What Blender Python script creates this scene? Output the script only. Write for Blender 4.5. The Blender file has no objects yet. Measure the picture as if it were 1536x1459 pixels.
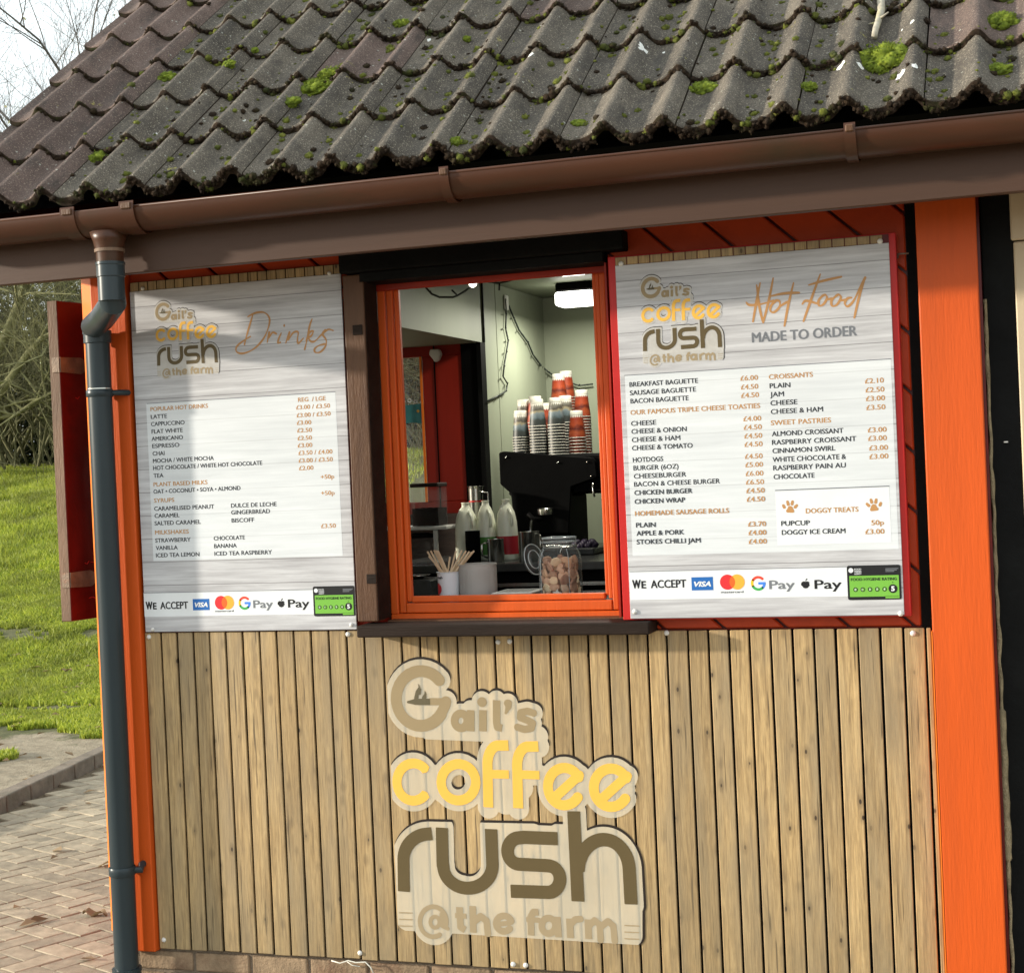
import bpy, bmesh, math, random
import numpy as np
from mathutils import Vector, Matrix, noise
random.seed(7); rng = np.random.default_rng(7)
R = math.radians
S = bpy.context.scene
COL = S.collection

# ---------------------------------------------------------------- camera
FP = 2400.; PCX, PCY = 768., 729.5; CAM = np.array([0., -4.8, 1.72])
_vp = np.array([-7300., 300., FP]); _d = -_vp / np.linalg.norm(_vp)
_a = .0445; _v = np.array([_a, 1., (7300 * _a - 300) / FP]); _v -= _v.dot(_d) * _d; _v /= np.linalg.norm(_v)
_up = -_v; _y = np.cross(_up, _d); RC = np.stack([_d, _y, _up], 1)      # columns: world axes in camera coords (x right, y down, z forward)
def at(px, py, Y=0.):                       # point of the vertical plane y=Y that the photograph shows at this pixel
    r = RC.T @ np.array([(px - PCX) / FP, (py - PCY) / FP, 1.]); t = (Y - CAM[1]) / r[1]
    return CAM + t * r
def atx(px, py, X):
    r = RC.T @ np.array([(px - PCX) / FP, (py - PCY) / FP, 1.]); return CAM + r * (X - CAM[0]) / r[0]
def pr(p):
    q = RC @ (np.array(p, float) - CAM); return (PCX + FP * q[0] / q[2], PCY + FP * q[1] / q[2], q[2])
cd = bpy.data.cameras.new('camera'); cam = bpy.data.objects.new('camera', cd); COL.objects.link(cam)
cd.sensor_fit = 'HORIZONTAL'; cd.sensor_width = 36.; cd.lens = 36. * FP / 1536.; cd.clip_start = .05; cd.clip_end = 3000
xr, yd, zf = RC[0], RC[1], RC[2]
cam.matrix_world = Matrix(((xr[0], -yd[0], -zf[0], CAM[0]), (xr[1], -yd[1], -zf[1], CAM[1]), (xr[2], -yd[2], -zf[2], CAM[2]), (0, 0, 0, 1)))
S.camera = cam

# ---------------------------------------------------------------- sky, sun, exposure
SUN = Vector((-.90, -.32, .225)).normalized()
w = bpy.data.worlds.new('World'); S.world = w; w.use_nodes = True
nt = w.node_tree; bg = nt.nodes['Background']
sky = nt.nodes.new('ShaderNodeTexSky'); sky.sky_type = 'NISHITA'; sky.sun_disc = False
sky.sun_elevation = math.asin(SUN.z); sky.sun_rotation = math.atan2(SUN.x, SUN.y) % (2 * math.pi)
sky.air_density = 1.; sky.dust_density = 2.2
tc = nt.nodes.new('ShaderNodeTexCoord'); mp = nt.nodes.new('ShaderNodeMapping'); mp.inputs['Scale'].default_value = (1.6, 1.6, 4.5)
nz = nt.nodes.new('ShaderNodeTexNoise'); nz.inputs['Scale'].default_value = 1.5; nz.inputs['Detail'].default_value = 6
cr = nt.nodes.new('ShaderNodeValToRGB'); cr.color_ramp.elements[0].position = .3; cr.color_ramp.elements[0].color = (.62, .62, .62, 1)
cr.color_ramp.elements[1].position = .7; cr.color_ramp.elements[1].color = (1, 1, 1, 1)
mx = nt.nodes.new('ShaderNodeMix'); mx.data_type = 'RGBA'; mx.inputs['B'].default_value = (8.2, 8.9, 9.0, 1)
L = nt.links.new
L(tc.outputs['Generated'], mp.inputs[0]); L(mp.outputs[0], nz.inputs[0]); L(nz.outputs[0], cr.inputs[0])
L(cr.outputs[0], mx.inputs['Factor']); L(sky.outputs[0], mx.inputs['A']); L(mx.outputs['Result'], bg.inputs[0])
bg.inputs[1].default_value = .12
sd = bpy.data.lights.new('sun', 'SUN'); sd.energy = 4.1; sd.angle = R(2.2); sd.color = (1., .92, .78)
so = bpy.data.objects.new('sun', sd); COL.objects.link(so); so.rotation_euler = SUN.to_track_quat('Z', 'Y').to_euler(); so.location = SUN * 30
S.view_settings.view_transform = 'Standard'; S.view_settings.look = 'None'; S.view_settings.gamma = 1; S.view_settings.use_curve_mapping = False
S.view_settings.exposure = .60
S.render.engine = 'CYCLES'; S.cycles.max_bounces = 6; S.cycles.transparent_max_bounces = 12

# ---------------------------------------------------------------- materials
MATS = {}
class NT:
    def __init__(s, m): s.m = m; s.t = m.node_tree; s.b = s.t.nodes['Principled BSDF']
    def n(s, k, **kw):
        o = s.t.nodes.new(k)
        for a, b in kw.items():
            if a.startswith('i_'):
                key = a[2:]; o.inputs[int(key) if key.isdigit() else key.replace('_', ' ')].default_value = b
            else: setattr(o, a, b)
        return o
    def l(s, a, b): s.t.links.new(a, b)
    def coords(s, scale=(1, 1, 1), rand=False, gen='Object'):
        tc = s.n('ShaderNodeTexCoord'); mp = s.n('ShaderNodeMapping'); mp.inputs['Scale'].default_value = scale
        s.l(tc.outputs[gen], mp.inputs[0])
        if rand:
            oi = s.n('ShaderNodeObjectInfo'); m = s.n('ShaderNodeMath', operation='MULTIPLY'); m.inputs[1].default_value = 37.
            s.l(oi.outputs['Random'], m.inputs[0])
            cb = s.n('ShaderNodeCombineXYZ'); [s.l(m.outputs[0], cb.inputs[i]) for i in range(3)]; s.l(cb.outputs[0], mp.inputs['Location'])
        return mp.outputs[0]
    def noise(s, v, scale, detail=4, rough=.55, dist=0.):
        o = s.n('ShaderNodeTexNoise'); o.inputs['Scale'].default_value = scale; o.inputs['Detail'].default_value = detail
        o.inputs['Roughness'].default_value = rough; o.inputs['Distortion'].default_value = dist; s.l(v, o.inputs['Vector']); return o.outputs['Fac']
    def ramp(s, f, stops):
        r = s.n('ShaderNodeValToRGB'); e = r.color_ramp.elements
        while len(e) < len(stops): e.new(.5)
        for q, (p, c) in zip(e, stops): q.position = p; q.color = (*c, 1) if len(c) == 3 else c
        s.l(f, r.inputs[0]); return r.outputs[0]
    def mix(s, f, a, b, bt='MIX'):
        m = s.n('ShaderNodeMix', data_type='RGBA', blend_type=bt)
        for k, x in (('Factor', f), ('A', a), ('B', b)):
            if isinstance(x, (int, float)): m.inputs[k].default_value = x
            elif isinstance(x, tuple): m.inputs[k].default_value = (*x, 1)
            else: s.l(x, m.inputs[k])
        return m.outputs['Result']
    def bump(s, h, strength=.3, dist=.003):
        b = s.n('ShaderNodeBump'); b.inputs['Strength'].default_value = strength; b.inputs['Distance'].default_value = dist
        s.l(h, b.inputs['Height']); s.l(b.outputs[0], s.b.inputs['Normal'])
    def col(s, c): s.l(c, s.b.inputs['Base Color'])
def newmat(name, rough=.6, color=(.5, .5, .5), metal=0., spec=None):
    m = bpy.data.materials.new(name); m.use_nodes = True; N = NT(m)
    N.b.inputs['Base Color'].default_value = (*color, 1); N.b.inputs['Roughness'].default_value = rough; N.b.inputs['Metallic'].default_value = metal
    if spec is not None: N.b.inputs['Specular IOR Level'].default_value = spec
    MATS[name] = m; return N
def simple(name, c, rough=.55, var=.18, scale=6., bump=.15, dist=.002, metal=0., stretch=(1, 1, 1), rand=False, spec=.28, dirt=None, dirtamt=.5):
    N = newmat(name, rough, c, metal, .5 if metal else spec); v = N.coords(stretch, rand)
    f = N.noise(v, scale, 6, .6)
    lo = tuple(x * (1 - var) for x in c); hi = tuple(min(1, x * (1 + var)) for x in c)
    col = N.ramp(f, [(.25, lo), (.75, hi)])
    if dirt:
        f2 = N.noise(v, scale * .37, 8, .7, .6); g = N.ramp(f2, [(.52, (0, 0, 0)), (.72, (dirtamt,) * 3)]); col = N.mix(g, col, dirt)
    N.col(col)
    f3 = N.noise(v, scale * 9, 4, .6); N.bump(f3, bump, dist)
    return N
def flat(name, c, rough=.5): return simple(name, c, rough, .05, 9., .04, .001)

simple('orange_paint', (.60, .088, .009), .45, .09, 7., .35, .003, stretch=(2.5, 1, .22), dirt=(.40, .068, .014), dirtamt=.3)
simple('orange_light', (.86, .20, .02), .42, .10, 5., .2, .003, stretch=(1, 1, .25), dirt=(.5, .12, .02), dirtamt=.3)  # brighter orange, sunlight put into the colour of corner board and post edge
simple('red_orange', (.30, .020, .006), .45, .15, 6., .2, .003, dirt=(.16, .012, .006))
simple('board_orange', (.50, .055, .010), .45, .15, 6., .2, .003, dirt=(.25, .02, .006))
simple('red_paint', (.48, .018, .016), .38, .1, 6., .15, .002, dirt=(.38, .02, .015), dirtamt=.5)
simple('dark_red', (.085, .004, .003), .35, .25, 5., .2, .003, dirt=(.32, .02, .012), dirtamt=.35)  # darkened red, shade put into the colour of shutter, post side and reveal
simple('door_red', (.24, .014, .006), .4, .12, 5., .1, .002, stretch=(3, 3, .3))
simple('brown_pvc', (.066, .025, .013), .36, .15, 3., .06, .002, stretch=(.6, 2, 2), dirt=(.030, .024, .012), dirtamt=.9)
simple('fascia_brown', (.068, .034, .021), .5, .12, 4., .25, .002, stretch=(.25, 3, 3), dirt=(.050, .030, .020), dirtamt=.5)
simple('grey_pvc', (.028, .040, .046), .30, .2, 3., .05, .001, stretch=(2, 2, .3), dirt=(.06, .07, .065), dirtamt=.4)
simple('jamb_brown', (.095, .045, .022), .5, .22, 7., .5, .004, stretch=(2, 2, .35), dirt=(.05, .02, .012), dirtamt=.8)
simple('dark_timber', (.018, .011, .008), .7, .4, 7., .5, .004, stretch=(.4, 2, 3), dirt=(.05, .035, .025), dirtamt=.35, spec=.15)
simple('black_timber', (.0045, .0045, .0045), .7, .5, 7., .4, .004, dirt=(.02, .022, .02), dirtamt=.25, spec=.12)
simple('shutter_edge', (.17, .105, .068), .6, .3, 9., .5, .004, stretch=(2, 2, .35), dirt=(.34, .20, .13), dirtamt=.5)
simple('cream_paint', (.55, .44, .30), .5, .06, 4., .1, .002)
simple('foam', (.38, .30, .18), .85, .45, 30., .9, .01)
simple('ply_wall', (.20, .22, .16), .55, .10, 1.6, .1, .002, stretch=(2, 2, .35), dirt=(.165, .18, .13), dirtamt=.6)
simple('black', (.0025, .0025, .0025), .6, .4, 6., .05, .001, spec=.04)
simple('worktop', (.035, .036, .034), .25, .3, 14., .05, .001)
simple('rust_metal', (.20, .145, .105), .5, .4, 22., .5, .003, metal=.4, dirt=(.28, .08, .025), dirtamt=.9)
simple('steel', (.52, .52, .48), .22, .06, 8., .05, .001, metal=1.)
simple('screw_white', (.72, .70, .66), .35, .1, 30., .05, .001)
simple('white_plastic', (.62, .62, .58), .4, .08, 6., .05, .001)
simple('shelf_white', (.46, .46, .42), .4, .08, 6., .05, .001)
simple('kerb', (.22, .18, .14), .9, .3, 12., .8, .006, rand=True, dirt=(.07, .07, .04), dirtamt=.6)
simple('mortar', (.19, .145, .105), .95, .3, 25., .8, .006)
simple('plinth_brick', (.27, .19, .12), .9, .45, 9., .8, .006, rand=True, dirt=(.12, .05, .03), dirtamt=.8)
simple('bark', (.17, .155, .095), .85, .4, 3., .6, .01)
simple('bark_pale', (.13, .125, .06), .85, .4, 4., .5, .01)
simple('bark_moss', (.24, .23, .11), .85, .45, 5., .6, .01)
simple('twig', (.16, .15, .14), .8, .3, 3., .2, .01)
simple('lichen_stick', (.42, .38, .30), .85, .35, 30., .6, .003, dirt=(.35, .33, .04), dirtamt=.8)
simple('wood_stirrer', (.62, .47, .31), .7, .12, 12., .1, .001, stretch=(4, 4, .4), rand=True)
simple('coffee', (.008, .003, .002), .9, .4, 60., .5, .003, spec=0.)
simple('canister', (.42, .40, .37), .45, .06, 10., .05, .001)
simple('wire_green', (.012, .018, .014), .5, .2, 20., .05, .001)
for nm, c in dict(p_dark=(.032, .035, .042), p_gold=(.47, .245, .095), p_white=(.72, .74, .76), p_black=(.012, .012, .014), p_green=(.17, .43, .055),
                  p_grey=(.17, .18, .20), p_blue=(.02, .13, .42), p_red=(.66, .03, .035), p_yellow=(.85, .40, .05), p_mid=(.80, .13, .02),
                  g_blue=(.06, .23, .75), g_red=(.72, .07, .04), g_yellow=(.85, .50, .02), g_green=(.05, .38, .09),
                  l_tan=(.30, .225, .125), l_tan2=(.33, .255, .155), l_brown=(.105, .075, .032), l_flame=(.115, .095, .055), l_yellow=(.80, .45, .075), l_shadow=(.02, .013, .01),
                  teal=(.05, .23, .24), mural_yellow=(.6, .35, .06), label_red=(.42, .02, .03), label_green=(.09, .25, .05), p_navy=(.014, .008, .024)).items():
    flat(nm, c)
# halo film: translucent pale vinyl
N = newmat('film', .5, (.66, .58, .42)); v = N.coords((1, 1, 1)); N.col(N.ramp(N.noise(v, 5, 5), [(.3, (.84, .76, .60)), (.7, (.93, .86, .70))]))
N.b.inputs['Alpha'].default_value = .40
N = newmat('film_sign', .5, (.68, .66, .62)); v = N.coords((1, 1, 1)); N.col(N.ramp(N.noise(v, 9, 5), [(.3, (.60, .57, .52)), (.7, (.72, .70, .66))]))
N.b.inputs['Alpha'].default_value = .6
# planks: weathered larch look with knots and dark streaks, each plank offset by its own random value
N = newmat('slat_wood', .62); v = N.coords((1, 1, 1), True); vs = N.coords((16, 16, .9), True)
grain = N.noise(vs, 6, 8, .65, .4); fine = N.noise(N.coords((60, 60, 2.2), True), 9, 4, .6)
base = N.ramp(grain, [(.28, (.25, .155, .060)), (.5, (.49, .320, .130)), (.72, (.67, .46, .205))])
base = N.mix(N.ramp(fine, [(.34, (.5,) * 3), (.56, (0, 0, 0))]), base, (.17, .11, .05))
oi = N.n('ShaderNodeObjectInfo'); hs = N.n('ShaderNodeHueSaturation')
mr = N.n('ShaderNodeMapRange'); mr.inputs['To Min'].default_value = .76; mr.inputs['To Max'].default_value = 1.04
N.l(oi.outputs['Random'], mr.inputs[0]); N.l(mr.outputs[0], hs.inputs['Value']); hs.inputs['Saturation'].default_value = .95; N.l(base, hs.inputs['Color']); base = hs.outputs[0]
grey = N.noise(N.coords((6, 6, 1.1), True), 1.4, 4, .6); base = N.mix(N.ramp(grey, [(.42, (0, 0, 0)), (.68, (.62,) * 3)]), base, (.24, .19, .12))
kv = N.n('ShaderNodeTexVoronoi', feature='F1'); kv.inputs['Scale'].default_value = 15.; kv.inputs['Randomness'].default_value = 1.
vk = N.coords((1.25, .01, .62), True); N.l(vk, kv.inputs['Vector'])
ring = N.ramp(kv.outputs['Distance'], [(0., (1, 1, 1)), (.06, (1, 1, 1)), (.085, (.35,) * 3), (.14, (.28,) * 3), (.26, (0, 0, 0))])
km = N.ramp(N.noise(N.coords((5, 5, 3), True), 1.7, 3), [(.38, (.45,) * 3), (.50, (1, 1, 1))]); ring = N.mix(1., ring, km, 'MULTIPLY')
base = N.mix(ring, base, (.045, .026, .012))
cks = N.n('ShaderNodeTexNoise'); cks.inputs['Scale'].default_value = 3.; cks.inputs['Detail'].default_value = 2; N.l(N.coords((34, 34, 1.3), True), cks.inputs['Vector'])
base = N.mix(N.ramp(cks.outputs['Fac'], [(.66, (0, 0, 0)), (.72, (.8,) * 3)]), base, (.07, .045, .02))
geo = N.n('ShaderNodeNewGeometry'); gm = N.n('ShaderNodeMapping'); gm.inputs['Scale'].default_value = (1.6, 1, .8); N.l(geo.outputs['Position'], gm.inputs[0])
stn = N.noise(gm.outputs[0], 1.6, 6, .7); base = N.mix(N.ramp(stn, [(.48, (0, 0, 0)), (.70, (.32,) * 3)]), base, (.20, .15, .085))
sz = N.n('ShaderNodeSeparateXYZ'); N.l(geo.outputs['Position'], sz.inputs[0]); mz = N.n('ShaderNodeMapRange'); mz.inputs['From Min'].default_value = .13; mz.inputs['From Max'].default_value = .55; mz.inputs['To Min'].default_value = .42; mz.inputs['To Max'].default_value = 0.; N.l(sz.outputs[2], mz.inputs[0])
sp_ = N.noise(N.coords((9, 9, 5), True), 3, 6, .7); mm_ = N.n('ShaderNodeMath', operation='MULTIPLY'); N.l(mz.outputs[0], mm_.inputs[0]); N.l(N.ramp(sp_, [(.3, (.3,) * 3), (.65, (1, 1, 1))]), mm_.inputs[1]); base = N.mix(mm_.outputs[0], base, (.15, .12, .065))
N.col(base); N.bump(grain, .35, .002)
# sign face print: whitewashed boards
def printwood(name, lo, hi, line):
    N = newmat(name, .38); v = N.coords((1.2, 1, 26)); f = N.noise(v, 2.4, 9, .66, .25)
    g = N.noise(N.coords((.8, 1, 7)), 1.7, 4, .6); mm = N.mix(.4, f, g); c = N.ramp(mm, [(.34, lo), (.62, hi)])
    sx = N.n('ShaderNodeSeparateXYZ'); N.l(N.coords((1, 1, 1)), sx.inputs[0])
    m1 = N.n('ShaderNodeMath', operation='MULTIPLY'); m1.inputs[1].default_value = 1 / .079; N.l(sx.outputs[2], m1.inputs[0])
    m2 = N.n('ShaderNodeMath', operation='FRACT'); N.l(m1.outputs[0], m2.inputs[0])
    ln = N.ramp(m2.outputs[0], [(0., (line,) * 3), (.022, (line * .8,) * 3), (.04, (0, 0, 0))]); c = N.mix(ln, c, (.11, .10, .10)); N.col(c)
printwood('sign_print', (.30, .29, .305), (.62, .62, .64), .8)
printwood('sign_light', (.56, .585, .61), (.70, .725, .75), .22)
# roof tiles
def tilemat(name, a, b, bodyspec):
    N = newmat(name, .85); v = N.coords((1, 1, 1), True)
    f = N.noise(v, 5, 7, .65); c = N.ramp(f, [(.3, a), (.7, b)])
    oi = N.n('ShaderNodeObjectInfo'); hs = N.n('ShaderNodeHueSaturation'); mr = N.n('ShaderNodeMapRange'); mr.inputs['To Min'].default_value = .78; mr.inputs['To Max'].default_value = 1.25
    N.l(oi.outputs['Random'], mr.inputs[0]); N.l(mr.outputs[0], hs.inputs['Value']); N.l(c, hs.inputs['Color']); c = hs.outputs[0]
    gr = N.noise(v, 260, 3, .7); c = N.mix(N.ramp(gr, [(.40, (.6,) * 3), (.52, (0, 0, 0))]), c, tuple(x * .45 for x in a))
    gr2 = N.noise(v, 190, 2, .6); c = N.mix(N.ramp(gr2, [(.58, (0, 0, 0)), (.66, (.7,) * 3)]), c, bodyspec)
    vo = N.n('ShaderNodeTexVoronoi'); vo.inputs['Scale'].default_value = 34; N.l(v, vo.inputs['Vector'])
    sp = N.ramp(vo.outputs['Distance'], [(.11, (.9,) * 3), (.15, (0, 0, 0))]); msk = N.ramp(N.noise(v, 14, 3), [(.52, (0, 0, 0)), (.58, (1, 1, 1))])
    c = N.mix(N.mix(1., sp, msk, 'MULTIPLY'), c, (.42, .42, .36))
    ly = N.ramp(N.noise(v, 17, 6, .75), [(.64, (0, 0, 0)), (.67, (.85,) * 3)]); lm = N.ramp(N.noise(v, 3.1, 3), [(.5, (0, 0, 0)), (.6, (1, 1, 1))])
    c = N.mix(N.mix(1., ly, lm, 'MULTIPLY'), c, (.36, .32, .08))
    dk = N.ramp(N.noise(N.coords((1, .3, 1), True), 16, 7, .75), [(.50, (0, 0, 0)), (.68, (.75,) * 3)]); c = N.mix(dk, c, (.035, .030, .025))
    N.col(c); hb = N.noise(v, 70, 6, .8); hm = N.mix(.5, gr, hb); N.bump(hm, 1., .007)
tilemat('tile_grey', (.058, .046, .035), (.175, .147, .113), (.42, .37, .28))
tilemat('tile_brown', (.095, .062, .050), (.175, .118, .098), (.36, .28, .22))
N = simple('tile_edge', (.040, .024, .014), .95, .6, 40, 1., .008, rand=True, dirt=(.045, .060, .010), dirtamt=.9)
def mossmat(name, a, b, c2):
    N = newmat(name, .95); v = N.coords((1, 1, 1)); f = N.noise(v, 38, 5, .7); g = N.noise(v, 4, 3)
    c = N.ramp(f, [(.3, a), (.55, b), (.78, c2)]); c = N.mix(N.ramp(g, [(.48, (0, 0, 0)), (.66, (.75,) * 3)]), c, tuple(x * .35 for x in a)); N.col(c)
    N.bump(N.noise(v, 420, 3, .8), 1., .006); N.b.inputs['Subsurface Weight'].default_value = 0
mossmat('moss', (.05, .062, .006), (.17, .19, .018), (.40, .38, .09))
N = newmat('moss_bright', .95); v = N.coords((1, 1, 1)); N.col(N.ramp(N.noise(v, 60, 5, .7), [(.3, (.09, .13, .008)), (.55, (.22, .29, .015)), (.8, (.46, .48, .05))])); N.bump(N.noise(v, 500, 3, .8), 1., .006)
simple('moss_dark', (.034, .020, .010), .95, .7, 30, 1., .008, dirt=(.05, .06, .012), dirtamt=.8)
simple('splat', (.72, .72, .68), .8, .2, 60, .3, .002)
# ground
N = newmat('paver', .9); v = N.coords((1, 1, 1), True); f = N.noise(v, 16, 6, .65); c = N.ramp(f, [(.3, (.25, .205, .140)), (.7, (.44, .365, .255))])
oi = N.n('ShaderNodeObjectInfo'); hs = N.n('ShaderNodeHueSaturation'); mr = N.n('ShaderNodeMapRange'); mr.inputs['To Min'].default_value = .8; mr.inputs['To Max'].default_value = 1.2
N.l(oi.outputs['Random'], mr.inputs[0]); N.l(mr.outputs[0], hs.inputs['Value']); N.l(c, hs.inputs['Color'])
c = N.mix(N.ramp(N.noise(v, 240, 2), [(.58, (0, 0, 0)), (.7, (.5,) * 3)]), hs.outputs[0], (.46, .40, .32)); c = N.mix(N.ramp(N.noise(N.coords((1, 1, 1), True), 7, 5, .7), [(.5, (0, 0, 0)), (.7, (.6,) * 3)]), c, (.17, .15, .11)); N.col(c); N.bump(N.noise(v, 150, 4, .7), .8, .004)
simple('sand_joint', (.17, .13, .085), .95, .4, 40, .8, .004, dirt=(.06, .07, .02), dirtamt=.6)
N = newmat('soil_grass', .95); v = N.coords((1, 1, 1)); tcn = N.n('ShaderNodeTexCoord'); sx = N.n('ShaderNodeSeparateXYZ'); N.l(tcn.outputs['Object'], sx.inputs[0])
g = N.ramp(N.noise(v, 14, 8, .75), [(.3, (.055, .06, .022)), (.7, (.15, .145, .055))]); d = N.ramp(N.noise(v, 9, 8, .75), [(.3, (.20, .16, .105)), (.7, (.42, .35, .25))])
mrr = N.n('ShaderNodeMapRange'); mrr.inputs['From Min'].default_value = 4.2; mrr.inputs['From Max'].default_value = 6.2; N.l(sx.outputs[1], mrr.inputs[0])
ad = N.n('ShaderNodeMath', operation='ADD'); N.l(mrr.outputs[0], ad.inputs[0]); N.l(N.noise(v, 1.6, 5, .7), ad.inputs[1])
N.col(N.mix(N.ramp(ad.outputs[0], [(.70, (0, 0, 0)), (.78, (1, 1, 1))]), d, g)); N.bump(N.noise(v, 40, 6, .7), 1., .02)
def leafmat(name, a, b, tr=.25):
    N = newmat(name, .6); oi = N.n('ShaderNodeNewGeometry'); c = N.ramp(oi.outputs['Random Per Island'], [(0., a), (1., b)])
    if name == 'grass': c = N.mix(N.ramp(N.noise(N.coords(), 1.3, 5, .7), [(.35, (.75,) * 3), (.62, (0, 0, 0))]), c, (.13, .145, .03))
    N.col(c)
    t = N.n('ShaderNodeBsdfTranslucent'); N.l(c, t.inputs[0]); ms = N.n('ShaderNodeMixShader'); ms.inputs[0].default_value = tr
    out = [x for x in N.t.nodes if x.type == 'OUTPUT_MATERIAL'][0]; N.l(N.b.outputs[0], ms.inputs[1]); N.l(t.outputs[0], ms.inputs[2]); N.l(ms.outputs[0], out.inputs[0])
leafmat('grass', (.19, .28, .02), (.60, .64, .08), .4)
leafmat('leaf_dark', (.010, .018, .007), (.05, .07, .02))
leafmat('leaf_olive', (.09, .10, .03), (.22, .22, .08))
leafmat('leaf_dead', (.14, .08, .03), (.34, .24, .13))
# glass & emitters
N = newmat('glass', .03, (1, 1, 1)); N.b.inputs['Transmission Weight'].default_value = 1.; N.b.inputs['IOR'].default_value = 1.45
N = newmat('pane', .02, (1, 1, 1)); N.b.inputs['Alpha'].default_value = .12; N.b.inputs['Metallic'].default_value = 0.
N = newmat('clear_plastic', .15, (.22, .23, .22), 0., .15); N.b.inputs['Alpha'].default_value = .10
N = newmat('glass_rim', .08, (.62, .68, .68)); N.b.inputs['Alpha'].default_value = .55
N = newmat('jar_glass', .02, (.50, .55, .55)); N.b.inputs['Alpha'].default_value = .03; N.b.inputs['Specular IOR Level'].default_value = .9
for nm_, lo_, hi_ in (('jar_glass', .03, .95), ('clear_plastic', .05, .45)):
    q_ = NT.__new__(NT); q_.m = MATS[nm_]; q_.t = q_.m.node_tree; q_.b = q_.t.nodes['Principled BSDF']
    lw = q_.n('ShaderNodeLayerWeight'); lw.inputs[0].default_value = .35; q_.l(q_.ramp(lw.outputs['Facing'], [(0., (lo_,) * 3), (.55, (lo_ * 1.6,) * 3), (.95, (hi_,) * 3)]), q_.b.inputs['Alpha'])
N = newmat('milk_plastic', .35, (.84, .85, .68)); N.b.inputs['Alpha'].default_value = .96; N.b.inputs['Subsurface Weight'].default_value = .0
N = newmat('lamp_glow', .3, (1, 1, 1)); N.b.inputs['Emission Color'].default_value = (1, .98, .86, 1); N.b.inputs['Emission Strength'].default_value = 5.
N = newmat('bulb_glow', .3, (1, 1, 1)); N.b.inputs['Emission Color'].default_value = (1, .95, .8, 1); N.b.inputs['Emission Strength'].default_value = 2.5
N = newmat('bis', .8); oi = N.n('ShaderNodeObjectInfo'); N.col(N.mix(.25, N.ramp(oi.outputs['Random'], [(0., (.85, .68, .42)), (.3, (.70, .40, .22)), (.5, (.28, .11, .06)), (.7, (.80, .48, .30)), (.85, (.38, .16, .09)), (1., (.95, .80, .56))]), N.ramp(N.noise(N.coords(), 60, 4), [(.3, (.2, .1, .05)), (.7, (.8, .6, .4))])))
# cups
def cupmat(name, cols, rimc):
    N = newmat(name, .5); tcn = N.n('ShaderNodeTexCoord'); sx = N.n('ShaderNodeSeparateXYZ'); N.l(tcn.outputs['Object'], sx.inputs[0])
    mr = N.n('ShaderNodeMapRange'); mr.inputs['From Max'].default_value = .105; N.l(sx.outputs[2], mr.inputs[0])
    f = N.noise(N.coords((1, 1, 1), True), 42, 4, .6); ad = N.n('ShaderNodeMath', operation='MULTIPLY_ADD'); ad.inputs[1].default_value = .35; N.l(f, ad.inputs[0]); N.l(mr.outputs[0], ad.inputs[2])
    N.col(N.ramp(ad.outputs[0], cols)); return N
cupmat('cup_blue', [(.10, (.012, .015, .015)), (.42, (.03, .038, .034)), (.5, (.07, .10, .11)), (.66, (.16, .20, .22)), (.72, (.30, .26, .16)), (.8, (.06, .05, .04)), (1., (.24, .23, .19))], 0)
cupmat('cup_orange', [(.12, (.22, .022, .010)), (.4, (.36, .07, .02)), (.55, (.09, .010, .007)), (.7, (.38, .06, .016)), (1., (.26, .03, .012))], 0)
simple('cup_white', (.66, .64, .56), .5, .05, 6)

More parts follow.
